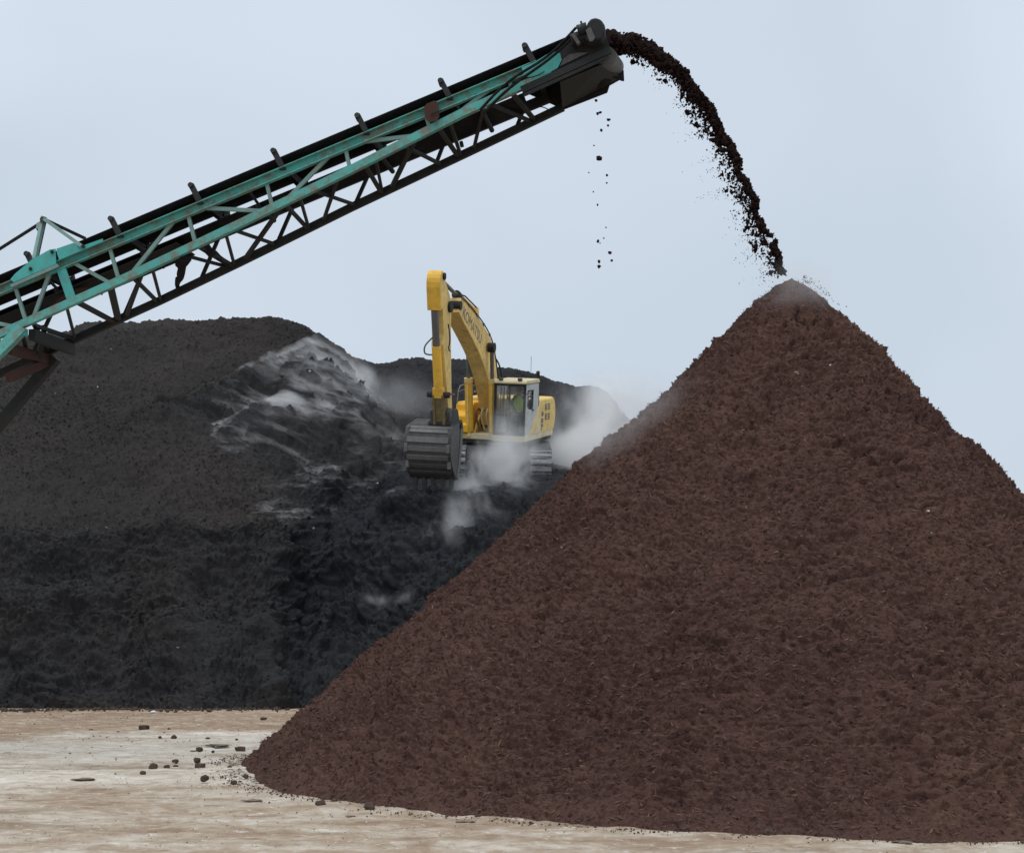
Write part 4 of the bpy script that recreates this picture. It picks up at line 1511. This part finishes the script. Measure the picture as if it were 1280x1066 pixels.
    for a, b in (((xs - .01, ya, za), (x1 + .008, yb, za + .04)), ((xs - .01, ya, zb - .04), (x1 + .008, yb, zb)), ((xs - .01, ya, za + .04), (x1 + .008, ya + .05, zb - .04)), ((xs - .01, yb - .05, za + .04), (x1 + .008, yb, zb - .04)),
                 ((xs - .01, ya + .05, za + .30), (x1 + .008, yb - .05, za + .335))):
        fr.box(a, b)
    wn = P(fr, 'side_window', 'black', cab)
    P(MB().box((x1 - .03, ya + .05, za + .04), (x1 - .024, yb - .05, zb - .04)), 'pane', 'glass', wn)
    P(MB().box((x1, -.60, z0 + .74), (x1 + .035, -.42, z0 + .785)), 'door_handle', 'black', cab)
    P(MB().box((x0 + .01, y1 - .03, z0 + .95), (x1 - .08, y1 - .018, z1 - .1)), 'rear_window', 'glass', cab)
    P(MB().box((x0 + .005, y0 + .1, z0), (x0 + .05, y1, z0 + .75)), 'side_wall', 'cab_grey', cab)
    P(MB().box((x0 + .01, y0 + .12, z0 + .76), (x0 + .018, y1 - .09, z1 - .1)), 'side_pane', 'glass', cab)
    P(MB().box((x0 + .05, y1 - .05, z0), (x1 - .05, y1 - .005, z0 + .94)), 'rear_wall', 'cab_grey', cab)
    roof = [(y0 + .02, z1 - .045), (y0 + .03, z1 + .03), (y0 + .14, z1 + .075), (y1 - .12, z1 + .085), (y1 + .01, z1 + .02), (y1 + .01, z1 - .045)]
    P(MB().prism(roof, x0 - .02, x1 + .015), 'cab_roof', 'cream', cab, .03)
    ws = MB()
    ws.plate([(x0 + .07, y0 + .012, z0 + .10), (x1 - .07, y0 + .012, z0 + .10), (x1 - .07, y0 + .085, z1 - .09), (x0 + .07, y0 + .085, z1 - .09)], (0, .008, 0))
    P(ws, 'windscreen', 'glass', cab)
    P(MB().beam((x0 + .07, y0 + .03, z0 + .62), (x1 - .07, y0 + .03, z0 + .62), .03, .03), 'windscreen_bar', 'black', cab)
    P(MB().tube([(x1 - .2, y0 + .02, z0 + .66), (x1 - .62, y0 + .05, z0 + 1.25)], .012, 6), 'wiper', 'black', cab)
    grab = MB()
    for k in range(3):
        xx = x0 + .17 + .10 * k
        grab.tube([(xx, y0 + .16, z0 + .55), (xx + .02, y0 + .19, z1 - .16)], .018, 8)
    P(grab, 'grab_bar', 'wear', cab)
    P(MB().box((.42, -.60, z0 + .33), (1.0, -.06, z0 + .50)).prism([(-.10, z0 + .49), (.02, z0 + .49), (.07, z0 + 1.18), (-.03, z0 + 1.18)], .45, .97), 'operator_seat', 'black', cab, .04)
    for s in (.34, 1.08):
        P(MB().box((s - .09, -.75, z0 + .02), (s + .09, -.15, z0 + .52)).tube([(s, -.62, z0 + .52), (s, -.66, z0 + .72)], .025, 8), 'console', 'cab_grey', cab, .02)
    # mirrors and lights
    mi = P(MB().tube([(x1 + .0, y0 + .12, z1 - .35), (x1 + .17, y0 + .02, z1 - .30), (x1 + .17, y0 + .02, z1 - .55)], .013, 6), 'mirror', 'black')
    P(MB().box((x1 + .10, y0 + .0, z1 - .80), (x1 + .24, y0 + .05, z1 - .50)), 'mirror_housing', 'black', mi, .015)
    for xx in (x0 + .2, x1 - .2):
        P(MB().box((xx - .07, y0 + .03, z1 + .065), (xx + .07, y0 + .12, z1 + .14)), 'headlight', 'grey_steel', root, .015)
    # --- boom
    ctr = [(-.02, 1.62), (-.16, 2.15), (-.44, 2.75), (-.78, 3.28), (-1.22, 3.76), (-1.75, 4.10), (-2.40, 4.42), (-3.20, 4.76), (-3.95, 5.06), (-4.45, 5.26)]
    thk = [.46, .66, .82, .98, 1.06, .98, .86, .72, .58, .44]
    up_, lo_ = [], []
    for i, c in enumerate(ctr):
        a, b = Vector(ctr[max(i - 1, 0)]), Vector(ctr[min(i + 1, len(ctr) - 1)])
        d = (b - a).normalized()
        nn = Vector((d.y, -d.x))
        nn = nn if nn.y > 0 or nn.x > 0 else -nn
        up_.append(tuple(Vector(c) + nn * thk[i] / 2))
        lo_.append(tuple(Vector(c) - nn * thk[i] / 2))

    def smooth(p, n=4):
        r_ = []
        for i in range(len(p) - 1):
            p0, p1, p2, p3 = (Vector(p[max(i - 1, 0)]), Vector(p[i]), Vector(p[i + 1]), Vector(p[min(i + 2, len(p) - 1)]))
            for k in range(n):
                s = k / n
                r_.append(tuple(.5 * ((2 * p1) + (p2 - p0) * s + (2 * p0 - 5 * p1 + 4 * p2 - p3) * s * s + (3 * p1 - p0 - 3 * p2 + p3) * s ** 3)))
        return r_ + [tuple(p[-1])]
    su, slo = smooth(up_), smooth(lo_)
    bm_ = MB()
    hw = .235
    n = len(su)
    vs = [(BX - hw, *p) for p in su] + [(BX - hw, *p) for p in slo] + [(BX + hw, *p) for p in su] + [(BX + hw, *p) for p in slo]
    fs = []
    for i in range(n - 1):
        fs += [(i, i + 1, n + i + 1, n + i), (2 * n + i, 3 * n + i, 3 * n + i + 1, 2 * n + i + 1), (i, 2 * n + i, 2 * n + i + 1, i + 1), (n + i, n + i + 1, 3 * n + i + 1, 3 * n + i)]
    fs += [(0, n, 3 * n, 2 * n), (n - 1, 3 * n - 1, 4 * n - 1, 2 * n - 1)]
    bm_._add(vs, fs)
    boom = P(bm_, 'boom', 'yellow_dusty', root, .012)
    P(MB().tube([(BX - hw - .03, -4.42, 5.25), (BX + hw + .03, -4.42, 5.25)], .13, 18), 'pivot_pin', 'black', boom)
    P(MB().tube([(BX - hw - .05, -.02, 1.62), (BX + hw + .05, -.02, 1.62)], .17, 18), 'foot_pin', 'dark_steel', boom)
    for k in range(6):                                            # pipe clamps along the top of the boom
        i = 14 + k * 4
        if i < n:
            P(MB().box((BX + .05, su[i][0] - .05, su[i][1] - .01), (BX + .26, su[i][0] + .05, su[i][1] + .07)), 'pipe_clamp', 'grey_steel', boom)
    for k, xx in enumerate((BX + .10, BX + .17, BX + .24)):
        pts = [(xx, su[i][0] + .02, su[i][1] + .045) for i in range(6, n - 1, 2)]
        P(MB().tube(pts, .02, 7), 'hydraulic_pipe', 'black' if k else 'rust', boom)
    loop = [(BX + .2, su[13][0], su[13][1] + .02)] + [(BX + .28, su[10][0] + .22, su[10][1] + .1), (BX + .32, su[6][0] + .22, su[6][1]), (BX + .32, su[2][0] + .15, su[2][1])]
    P(MB().tube(smooth3(loop), .026, 8), 'hose', 'black', boom)
    # lettering along the near side of the boom
    cu = bpy.data.curves.new('lettering', 'FONT')
    cu.body = 'KOMATSU'
    cu.size = .47
    cu.extrude = .003
    cu.align_x = 'CENTER'
    cu.align_y = 'CENTER'
    tmp = bpy.data.objects.new('lettering_source', cu)
    COL.objects.link(tmp)
    bpy.context.view_layer.update()
    me = bpy.data.meshes.new_from_object(tmp.evaluated_get(bpy.context.evaluated_depsgraph_get()))
    bpy.data.objects.remove(tmp)
    dd = (Vector(ctr[6]) - Vector(ctr[8])).normalized()           # reads from the tip down towards the knee
    ex_, ey_ = Vector((0, dd.x, dd.y)), Vector((0, -dd.y, dd.x))
    ey_ = ey_ if ey_.z > 0 else -ey_
    c_ = Vector((BX + hw + .004, -3.12, 4.66))
    mt = Matrix((ex_, ey_, ex_.cross(ey_))).transposed().to_4x4()
    mt.translation = c_
    me.transform(mt)
    me.name = 'lettering'
    me.materials.clear()
    me.materials.append(M['letters'])
    lo = bpy.data.objects.new('lettering', me)
    COL.objects.link(lo)
    lo.parent = boom
    # boom cylinders on both sides of the boom foot
    for s in (-1, 1):
        xx = BX + s * (hw + .15)
        a, b = Vector((xx, -1.02, 1.42)), Vector((xx, -1.42, 4.02))
        d = (b - a).normalized()
        cyl = P(MB().tube([a - d * .02, a + d * 1.62], .125, 16), 'boom_cylinder', 'yellow')
        P(MB().tube([a + d * 1.60, b], .062, 12), 'rod', 'chrome', cyl)
        P(MB().tube([a + d * 1.52, a + d * 1.66], .14, 16), 'gland', 'yellow_dusty', cyl)
        P(MB().tube([b - Vector((s * .11, 0, 0)), b + Vector((s * .10, 0, 0))], .15, 18), 'pin_boss', 'black', cyl)
        P(MB().beam(a + Vector((0, 0, -.22)), a + Vector((0, .1, .1)), .09, .26, (0, 1, 0)), 'base_lug', 'yellow_dusty', cyl)
        P(MB().tube([a + d * .2 + Vector((0, -.14, 0)), a + d * 1.45 + Vector((0, -.14, 0)), a + d * 1.5 + Vector((0, -.09, 0))], .022, 7), 'feed_pipe', 'yellow_dusty', cyl)
    # boom foot brackets and the hose loops between them
    for xx in (BX - hw - .055, BX + hw + .055):
        P(MB().prism([(-.95, 1.20), (.35, 1.20), (.12, 1.78), (-.22, 1.88), (-.45, 1.70)], xx - .035, xx + .035), 'foot_bracket', 'yellow_dusty')
    for k in range(3):
        xx = BX - .18 + .17 * k
        P(MB().tube(smooth3([(xx, -.62, 1.45), (xx - .03, -.92, 1.86), (xx, -.86, 2.10), (xx + .02, -.60, 2.02)]), .03, 8), 'hose', 'cream' if k else 'wear')
    # --- arm (stick)
    AX = BX
    top, bot = Vector((-6.12, 6.14)), Vector((-4.88, 1.82))
    d = (bot - top).normalized()
    e = Vector((-d.y, d.x))
    e = e if e.x > 0 else -e                                       # towards the boom
    ln = (bot - top).length
    prof = [(-.02, .08), (0, -.02), (.04, -.10), (.11, -.17), (.20, -.22), (.32, -.25), (.95, -.30), (1.02, -.10), (1.75, -.14), (2.0, -.26), (3.2, -.20), (ln - .08, -.16), (ln + .10, .0), (ln - .02, .17), (ln - .75, .20), (2.3, .44), (1.75, .56), (1.25, .72), (.85, .66), (.35, .34), (.12, .24), (.03, .17)]
    poly = [tuple(top + d * a + e * b) for a, b in prof]
    aw = .18
    arm = P(MB().prism(poly, AX - aw, AX + aw), 'arm', 'yellow_dusty', root, .015)
    # bulged top cap and heel that carry the cylinders
    cap = [tuple(top + d * a + e * b) for a, b in [(-.035, .06), (-.02, -.04), (.03, -.135), (.11, -.21), (.22, -.265), (.36, -.30), (1.0, -.345), (1.0, -.262), (.32, -.20), (.12, -.10), (.05, .04)]]
    P(MB().prism(cap, AX - aw - .02, AX + aw + .02), 'front_plate', 'yellow', arm, .01)
    q = lambda a, b, x: Vector((x, *(top + d * a + e * b)))
    # arm cylinder on top of the boom
    hp = q(.16, .16, AX)
    base = Vector((AX, -2.35, 5.12))
    dv = (hp - base).normalized()
    L_ = (hp - base).length
    ac = P(MB().tube([base, base + dv * L_ * .46], .12, 16), 'arm_cylinder', 'yellow')
    P(MB().tube([base + dv * L_ * .45, hp], .058, 12), 'rod', 'chrome', ac)
    P(MB().tube([base + dv * L_ * .43, base + dv * L_ * .48], .14, 16), 'gland', 'dark_steel', ac)
    P(MB().prism([(-2.55, 4.72), (-2.05, 4.60), (-2.2, 5.2), (-2.45, 5.24)], AX - .16, AX - .10).prism([(-2.55, 4.72), (-2.05, 4.60), (-2.2, 5.2), (-2.45, 5.24)], AX + .10, AX + .16), 'cylinder_lug', 'yellow_dusty', ac)
    P(MB().tube([base + dv * .15 + Vector((.17, 0, .06)), base + dv * L_ * .38 + Vector((.17, 0, .06)), base + dv * L_ * .43 + Vector((.1, 0, .05))], .022, 7), 'feed_pipe', 'rust', ac)
    P(MB().tube([hp - Vector((aw + .05, 0, 0)), hp + Vector((aw + .05, 0, 0))], .10, 14), 'pin_boss', 'black', arm)
    pv_ = q(1.12, .50, AX)
    P(MB().tube([pv_ - Vector((aw + .08, 0, 0)), pv_ + Vector((aw + .08, 0, 0))], .16, 20), 'pivot_boss', 'black', arm)
    # bucket cylinder down the front of the arm
    a_, b_ = q(1.06, -.30, AX), q(3.62, -.42, AX)
    bc = P(MB().tube([q(1.02, -.30, AX), q(2.05, -.36, AX)], .10, 14), 'bucket_cylinder', 'chrome')
    P(MB().tube([q(2.02, -.36, AX), q(3.28, -.42, AX)], .135, 16), 'barrel', 'yellow', bc)
    P(MB().beam(q(3.22, -.42, AX), q(3.50, -.43, AX), .30, .22, (0, 1, 0)), 'rod_guard', 'yellow', bc)
    P(MB().tube(smooth3([q(1.75, -.34, AX - .07), q(1.95, -.56, AX - .26), q(2.18, -.56, AX - .28), q(2.26, -.42, AX - .10)]), .022, 7), 'hose', 'grey_steel', bc)
    P(MB().tube(smooth3([q(1.5, .1, AX + .25), q(1.9, .0, AX + .30), q(2.15, -.10, AX + .28), q(2.3, .1, AX + .25)]), .02, 7), 'hose', 'black', bc)
    # link and rocker between cylinder, arm and bucket
    lk = MB()
    for s in (-1, 1):
        lk.beam(q(3.40, -.44, AX + s * .22), q(3.55, .02, AX + s * .27), .06, .16, (1, 0, 0))
        lk.beam(q(3.42, -.45, AX + s * .14), q(4.28, -.50, AX + s * .14), .07, .18, (0, 1, 0))
    link = P(lk, 'bucket_link', 'olive')
    P(MB().beam(q(3.50, -.46, AX), q(4.2, -.50, AX), .30, .08, (0, 1, 0)), 'link_plate', 'olive', link)
    P(MB().tube([q(3.42, -.45, AX - .33), q(3.42, -.45, AX + .33)], .085, 14), 'pin', 'dark_steel', link)
    P(MB().tube([q(4.28, -.50, AX - .33), q(4.28, -.50, AX + .33)], .085, 14), 'pin', 'dark_steel', link)
    # --- bucket, back turned to the camera, teeth pointing down
    W_ = .67
    bx = AX - .25
    o2 = Vector((-5.02, 1.90))
    back = [(.26, .05), (.04, .00), (-.42, -.06), (-.62, -.16), (-.74, -.38), (-.80, -.64), (-.77, -.90), (-.64, -1.16), (-.46, -1.38), (-.26, -1.54), (-.10, -1.62)]
    bp = [tuple(o2 + Vector(p)) for p in back]
    bk = P(MB().strip(bp, bx - W_, bx + W_, .05), 'bucket', 'bucket', root)
    sidep = bp + [tuple(o2 + Vector(p)) for p in [(.06, -1.22), (.20, -.70), (.30, -.20)]]
    for s in (-1, 1):
        x_ = bx + s * (W_ + .022)
        P(MB().prism(sidep, x_ - .02, x_ + .02), 'side_plate', 'grey_steel', bk)
        cut = [tuple(o2 + Vector(p)) for p in [(.33, -.12), (.24, -.02), (.10, -.10), (.06, -.70), (-.06, -1.20), (-.18, -1.52), (-.06, -1.64), (.10, -1.26), (.24, -.74)]]
        P(MB().prism(cut, x_ + s * .02, x_ + s * .05), 'side_cutter', 'wear', bk, .008)
    # wear straps across the back
    for i, j, out in [(2.55, 3.55, .055), (4.0, 4.62, .05), (5.0, 5.55, .05), (5.95, 6.45, .05), (6.9, 7.35, .05), (7.85, 8.25, .045)]:
        def on(t_):
            k = int(t_)
            u = t_ - k
            return Vector(bp[k]).lerp(Vector(bp[min(k + 1, len(bp) - 1)]), u)
        p, r_ = on(i), on(j)
        tn = (r_ - p).normalized()
        nn = Vector((tn.y, -tn.x))
        nn = nn if nn.x < 0 else -nn
        full = i < 3
        P(MB().prism([tuple(p + nn * .02), tuple(r_ + nn * .02), tuple(r_ + nn * out), tuple(p + nn * out)], bx - W_ * (1.02 if full else .93), bx + W_ * (1.02 if full else .93)), 'wear_strap', 'wear' if i < 6.5 else 'grey_steel', bk, .006)  # shade under the curve is coloured in: lower straps use darker steel
    for s in (-1, 1):
        for t_ in (3.2, 5.2, 7.0):
            p = Vector(bp[int(t_)]).lerp(Vector(bp[int(t_) + 1]), t_ - int(t_))
            P(MB().box((bx + s * (W_ - .04) - .05, p.x - .075, p.y - .12), (bx + s * (W_ - .04) + .05, p.x + .04, p.y + .12)), 'corner_guard', 'wear', bk, .015)
    for k in range(5):
        xx = bx - W_ + .12 + k * (2 * W_ - .24) / 4
        b0 = o2 + Vector((-.20, -1.56))
        P(MB().prism([tuple(b0), tuple(b0 + Vector((.14, -.02))), tuple(b0 + Vector((.13, -.22))), tuple(b0 + Vector((.06, -.44))), tuple(b0 + Vector((.03, -.44)))], xx - .065, xx + .065), 'tooth', 'bucket', bk, .01)
    # hanger ears and quick hitch on top of the bucket
    for s in (-1, 1):
        P(MB().prism([tuple(o2 + Vector(p)) for p in [(-.34, -.05), (.44, .0), (.28, .34), (.12, .42), (-.16, .30)]], AX + s * .30 - .04, AX + s * .30 + .04), 'hanger_ear', 'bucket', bk, .01)
    P(MB().beam(q(ln - .62, -.35, AX), q(ln + .02, -.30, AX), .62, .26, (0, 1, 0)), 'hitch', 'grey_steel', root, .05)
    P(MB().tube([Vector((AX - .5, -4.88, 1.84)), Vector((AX + .5, -4.88, 1.84))], .10, 14), 'pin', 'dark_steel', bk)
    return root


def smooth3(p, n=6):
    p = [Vector(a) for a in p]
    r_ = []
    for i in range(len(p) - 1):
        p0, p1, p2, p3 = p[max(i - 1, 0)], p[i], p[i + 1], p[min(i + 2, len(p) - 1)]
        for k in range(n):
            s = k / n
            r_.append(.5 * ((2 * p1) + (p2 - p0) * s + (2 * p0 - 5 * p1 + 4 * p2 - p3) * s * s + (3 * p1 - p0 - 3 * p2 + p3) * s ** 3))
    return r_ + [p[-1]]


EX = build_excavator()


def skin_body(name, joints, edges, mat, root=0):
    me = bpy.data.meshes.new(name)
    me.from_pydata([j[0] for j in joints], edges, [])
    o = bpy.data.objects.new(name, me)
    COL.objects.link(o)
    sk = o.modifiers.new('skin', 'SKIN')
    sk.use_smooth_shade = True
    sb = o.modifiers.new('sub', 'SUBSURF')
    sb.levels = sb.render_levels = 2
    for i, j in enumerate(joints):
        me.skin_vertices[0].data[i].radius = (j[1], j[2])
        me.skin_vertices[0].data[i].use_root = i == root
    bpy.context.view_layer.update()
    m2 = bpy.data.meshes.new_from_object(o.evaluated_get(bpy.context.evaluated_depsgraph_get()))
    bpy.data.objects.remove(o)
    m2.name = name
    m2.materials.clear()
    m2.materials.append(M[mat])
    m2.polygons.foreach_set('use_smooth', np.ones(len(m2.polygons), dtype=bool))
    r = bpy.data.objects.new(name, m2)
    COL.objects.link(r)
    return r


def build_operator():
    """seated driver, hands on the two levers; in the same frame as the excavator"""
    z = 1.345
    J = [((.71, -.02, z + .55), .15, .12), ((.71, .00, z + .78), .16, .115), ((.71, .0, z + 1.0), .165, .11), ((.71, -.01, z + 1.10), .07, .06), ((.71, -.03, z + 1.20), .085, .10), ((.71, -.035, z + 1.31), .07, .085)]
    E_ = [(0, 1), (1, 2), (2, 3), (3, 4), (4, 5)]
    for s in (-1, 1):
        b = len(J)
        J += [((.71 + s * .19, .0, z + 1.01), .065, .065), ((.71 + s * .27, -.10, z + .78), .052, .052), ((.71 + s * .31, -.34, z + .70), .042, .042), ((.71 + s * .34, -.53, z + .72), .034, .03), ((.71 + s * .345, -.61, z + .70), .036, .025)]
        E_ += [(2, b), (b, b + 1), (b + 1, b + 2), (b + 2, b + 3), (b + 3, b + 4)]
        f = len(J)
        for k in range(5):                                         # fingers curled over the lever, thumb at the side
            off = (-.026 + .017 * k) if k < 4 else .034 * -s
            J += [((.71 + s * .345 + off, -.65 if k < 4 else -.60, z + .70), .010, .010), ((.71 + s * .345 + off * .9, -.675 if k < 4 else -.63, z + .665 - .004 * (k % 2)), .009, .009), ((.71 + s * .345 + off * .8, -.645, z + .645), .008, .008)]
            E_ += [(b + 4, f), (f, f + 1), (f + 1, f + 2)]
            f += 3
        h = len(J)
        J += [((.71 + s * .11, -.08, z + .55), .10, .09), ((.71 + s * .16, -.48, z + .58), .078, .078), ((.71 + s * .17, -.62, z + .34), .055, .06), ((.71 + s * .17, -.66, z + .10), .042, .045), ((.71 + s * .18, -.83, z + .05), .045, .03)]
        E_ += [(0, h), (h, h + 1), (h + 1, h + 2), (h + 2, h + 3), (h + 3, h + 4)]
    o = skin_body('person', J, E_, 'denim')
    me = o.data
    me.materials.append(M['skin'])
    for p in me.polygons:                                          # bare skin: head, neck, forearms and hands
        c = p.center
        if c.z > z + 1.09 or c.y < -.36 and z + .60 < c.z < z + .80 and abs(c.x - .71) > .25:
            p.material_index = 1
    for s in (-1, 1):
        pass
    face = MB().tube([(.71, -.13, z + 1.235), (.71, -.158, z + 1.205), (.71, -.13, z + 1.195)], [.012, .018, .012], 8)
    nose = face.build('nose', M['skin'], o)
    for s in (-1, 1):
        MB().tube([(.71 + s * .034, -.118, z + 1.25), (.71 + s * .034, -.128, z + 1.25)], .011, 10).build('eye', M['black'], o)
        MB().tube([(.71 + s * .088, -.03, z + 1.255), (.71 + s * .10, -.02, z + 1.235), (.71 + s * .088, -.03, z + 1.205)], .016, 8).build('ear', M['skin'], o)
    MB().tube([(.685, -.122, z + 1.165), (.71, -.130, z + 1.162), (.735, -.122, z + 1.165)], .007, 8).build('mouth', M['rust'], o)
    hv = MB()
    hv.tube([(.71, -.01, z + 1.245), (.71, -.012, z + 1.30), (.71, -.015, z + 1.36), (.71, -.015, z + 1.395)], [.098, .104, .082, .02], 20)
    hv.v = [Vector((v.x, v.y * 1.0 + .012, v.z)) for v in hv.v]
    hv.build('hair', M['hair'], o)
    vest = MB()
    prof = [(z + .52, .175, .145), (z + .66, .182, .142), (z + .80, .186, .138), (z + .92, .192, .132), (z + 1.0, .19, .122), (z + 1.055, .14, .10), (z + 1.085, .085, .078)]
    nseg = 28
    vs = [(.71 + a * math.cos(2 * math.pi * k / nseg), -.005 + b * math.sin(2 * math.pi * k / nseg), zz) for zz, a, b in prof for k in range(nseg)]
    vest._add(vs, [(i * nseg + k, i * nseg + (k + 1) % nseg, (i + 1) * nseg + (k + 1) % nseg, (i + 1) * nseg + k) for i in range(len(prof) - 1) for k in range(nseg)], True)
    v = vest.build('hi_vis_vest', M['vest'], o)
    o.matrix_world = ex_mat() @ Matrix.Translation((0, -.22, .05))
    tag(o, 'person in a lime hi-vis vest sitting at the levers in the excavator cab', 'person')


build_operator()

# ------------------------------------------------------------------ steam
def plume(name_label, px, py, Y, rx, ry, rz, dens, scale, lo, hi, rot=(0, 0, 0), stretch=(1, 1, 1), power=1.0, warp=1.0):
    """a cloud of steam: a closed hull with a soft-edged, billowing volume; rx, rz in photo pixels at Y, ry in metres"""
    bm = bmesh.new()
    bmesh.ops.create_icosphere(bm, subdivisions=3, radius=1.0)
    me = bpy.data.meshes.new('steam')
    bm.to_mesh(me)
    bm.free()
    me.materials.append(steam_mat('steam_volume', dens, scale, lo, hi, stretch, True, .0, power, warp))
    o = bpy.data.objects.new('steam', me)
    o.location = at(px, py, Y)
    o.scale = (rx * Y / F, ry, rz * Y / F)
    o.rotation_euler = [math.radians(a) for a in rot]
    COL.objects.link(o)
    tag(o, name_label, 'steam', kind='stuff')
    return o


def surface_steam(label, c0, c1, t0, t1, h, dens, scale, lo, hi, stretch=(1, 1, 1), power=1.0, warp=1.0, wispy=False, tilt=None):
    """a thin blanket of steam that clings to part of the heap, tapering to nothing at its edges"""
    p, N, t, cols = HEAP['p'], HEAP['N'], HEAP['t'], HEAP['cols']
    ri = np.flatnonzero((t >= t0) & (t <= t1))[::2]
    ci = np.flatnonzero((cols >= c0) & (cols <= c1))[::3]
    A = p[np.ix_(ri, ci)].copy()
    for _ in range(4):
        A[1:-1, 1:-1] = (A[:-2, 1:-1] + A[2:, 1:-1] + A[1:-1, :-2] + A[1:-1, 2:]) / 4
    nr, nc = A.shape[:2]
    u = np.linspace(0, 1, nr)[:, None]
    v = np.linspace(0, 1, nc)[None]
    tap = np.clip(np.sin(u * math.pi) * 1.6, 0, 1) * np.clip(np.sin(v * math.pi) * 1.6, 0, 1)
    tap *= .55 + .45 * np.clip(fbm(A.reshape(-1, 3), .45, 2).reshape(nr, nc) + .5, 0, 1)
    off = np.array([0, -.55, .84])
    tap *= .35 + .65 * np.clip(v * 1.3, 0, 1)
    B = A + off * (.02 + h * tap)[..., None]
    A = A - off * (.01 + .34 * np.clip(tap * 2, 0, 1))[..., None]
    P = np.concatenate([A.reshape(-1, 3), B.reshape(-1, 3)])
    n = nr * nc
    i = (np.arange(nr - 1)[:, None] * nc + np.arange(nc - 1)[None]).ravel()
    q = [np.stack([i, i + nc, i + nc + 1, i + 1], 1), np.stack([n + i, n + i + 1, n + i + nc + 1, n + i + nc], 1)]
    e = np.concatenate([np.arange(nc), np.arange(1, nr) * nc + nc - 1, (nr - 1) * nc + np.arange(nc - 2, -1, -1), np.arange(nr - 2, 0, -1) * nc])
    e2 = np.roll(e, -1)
    q.append(np.stack([e, e2, e2 + n, e + n], 1))
    me = np_mesh('steam', P, np.concatenate(q), None, False)
    me.materials.append(steam_mat('steam_volume', dens, scale, lo, hi, stretch, False, .0, power, warp, wispy, tilt))
    o = bpy.data.objects.new('steam', me)
    COL.objects.link(o)
    tag(o, label, 'steam', kind='stuff')


surface_steam('thin wisps of steam clinging to the freshly dug slope left of the excavator', 262, 522, 4.15, 5.35, .55, 2.7, .85, .605, .92, (2.2, 1, .62), 1.3, 1.3, True, 24)
surface_steam('denser steam sweeping off the crest of the freshly dug slope', 366, 518, 4.5, 5.65, .95, 2.5, .8, .42, .84, (1.8, 1, .8), 1.4, 1.2, False, 38)
surface_steam('faint wisps of steam low on the slope left of the bucket', 310, 532, 2.9, 4.35, .36, 2.6, 1.0, .63, .90, (.7, 1, 2.2), 1.5, 1.4, True)
plume('bank of white steam blowing over the ridge behind the dug slope', 446, 482, 57.4, 92, 1.7, 48, 2.1, .5, .40, .74, (0, 44, 0), (1, 1, 1.2))
plume('veil of steam against the far ridge left of the excavator', 500, 505, 58.5, 85, 1.6, 58, .35, .4, .36, .75)
plume('steam billowing up in front of the excavator tracks', 636, 600, 47.8, 78, 1.4, 104, 2.3, .8, .41, .74, (0, 20, 0), (1, 1, .7), 1.2, 1.5)
plume('steam trailing down the dark face below the excavator', 580, 668, 45.2, 125, 1.2, 66, 2.0, .8, .39, .78, (0, -44, 0), (1, 1, .7), 1.2, 1.5)
plume('steam curling over the lip of the bench below the excavator', 606, 628, 46.6, 90, 1.0, 70, 2.0, .8, .38, .76, (0, -48, 0), (1, 1, .7), 1.2, 1.5)
plume('thin steam drifting across the excavator cab', 645, 540, 48.9, 66, .9, 76, 1.0, .6, .38, .74, (0, 15, 0))
plume('thick white steam rising between the excavator and the mulch cone', 740, 560, 52.5, 110, 3.2, 84, 1.9, .45, .38, .70, (0, -35, 0), (1, 1, .8), 1.1, 1.5)
plume('grey steam rising to the far ridge right of the excavator', 765, 520, 57.5, 115, 2.8, 84, 1.5, .42, .36, .70, (0, 0, 0), (1, 1, .8), 1.1, 1.5)
plume('puff of steam at the foot of the dark face beside the mulch cone', 492, 750, 43.6, 62, .9, 20, 1.3, .9, .42, .74)
plume('faint steam hanging at the left shoulder of the mulch cone', 790, 525, 23.4, 140, 1.2, 62, .40, .8, .40, .76, (0, -40, 0))
plume('faint steam round the tip of the mulch cone', 990, 368, 24.6, 85, 1.2, 56, .60, .9, .36, .72)
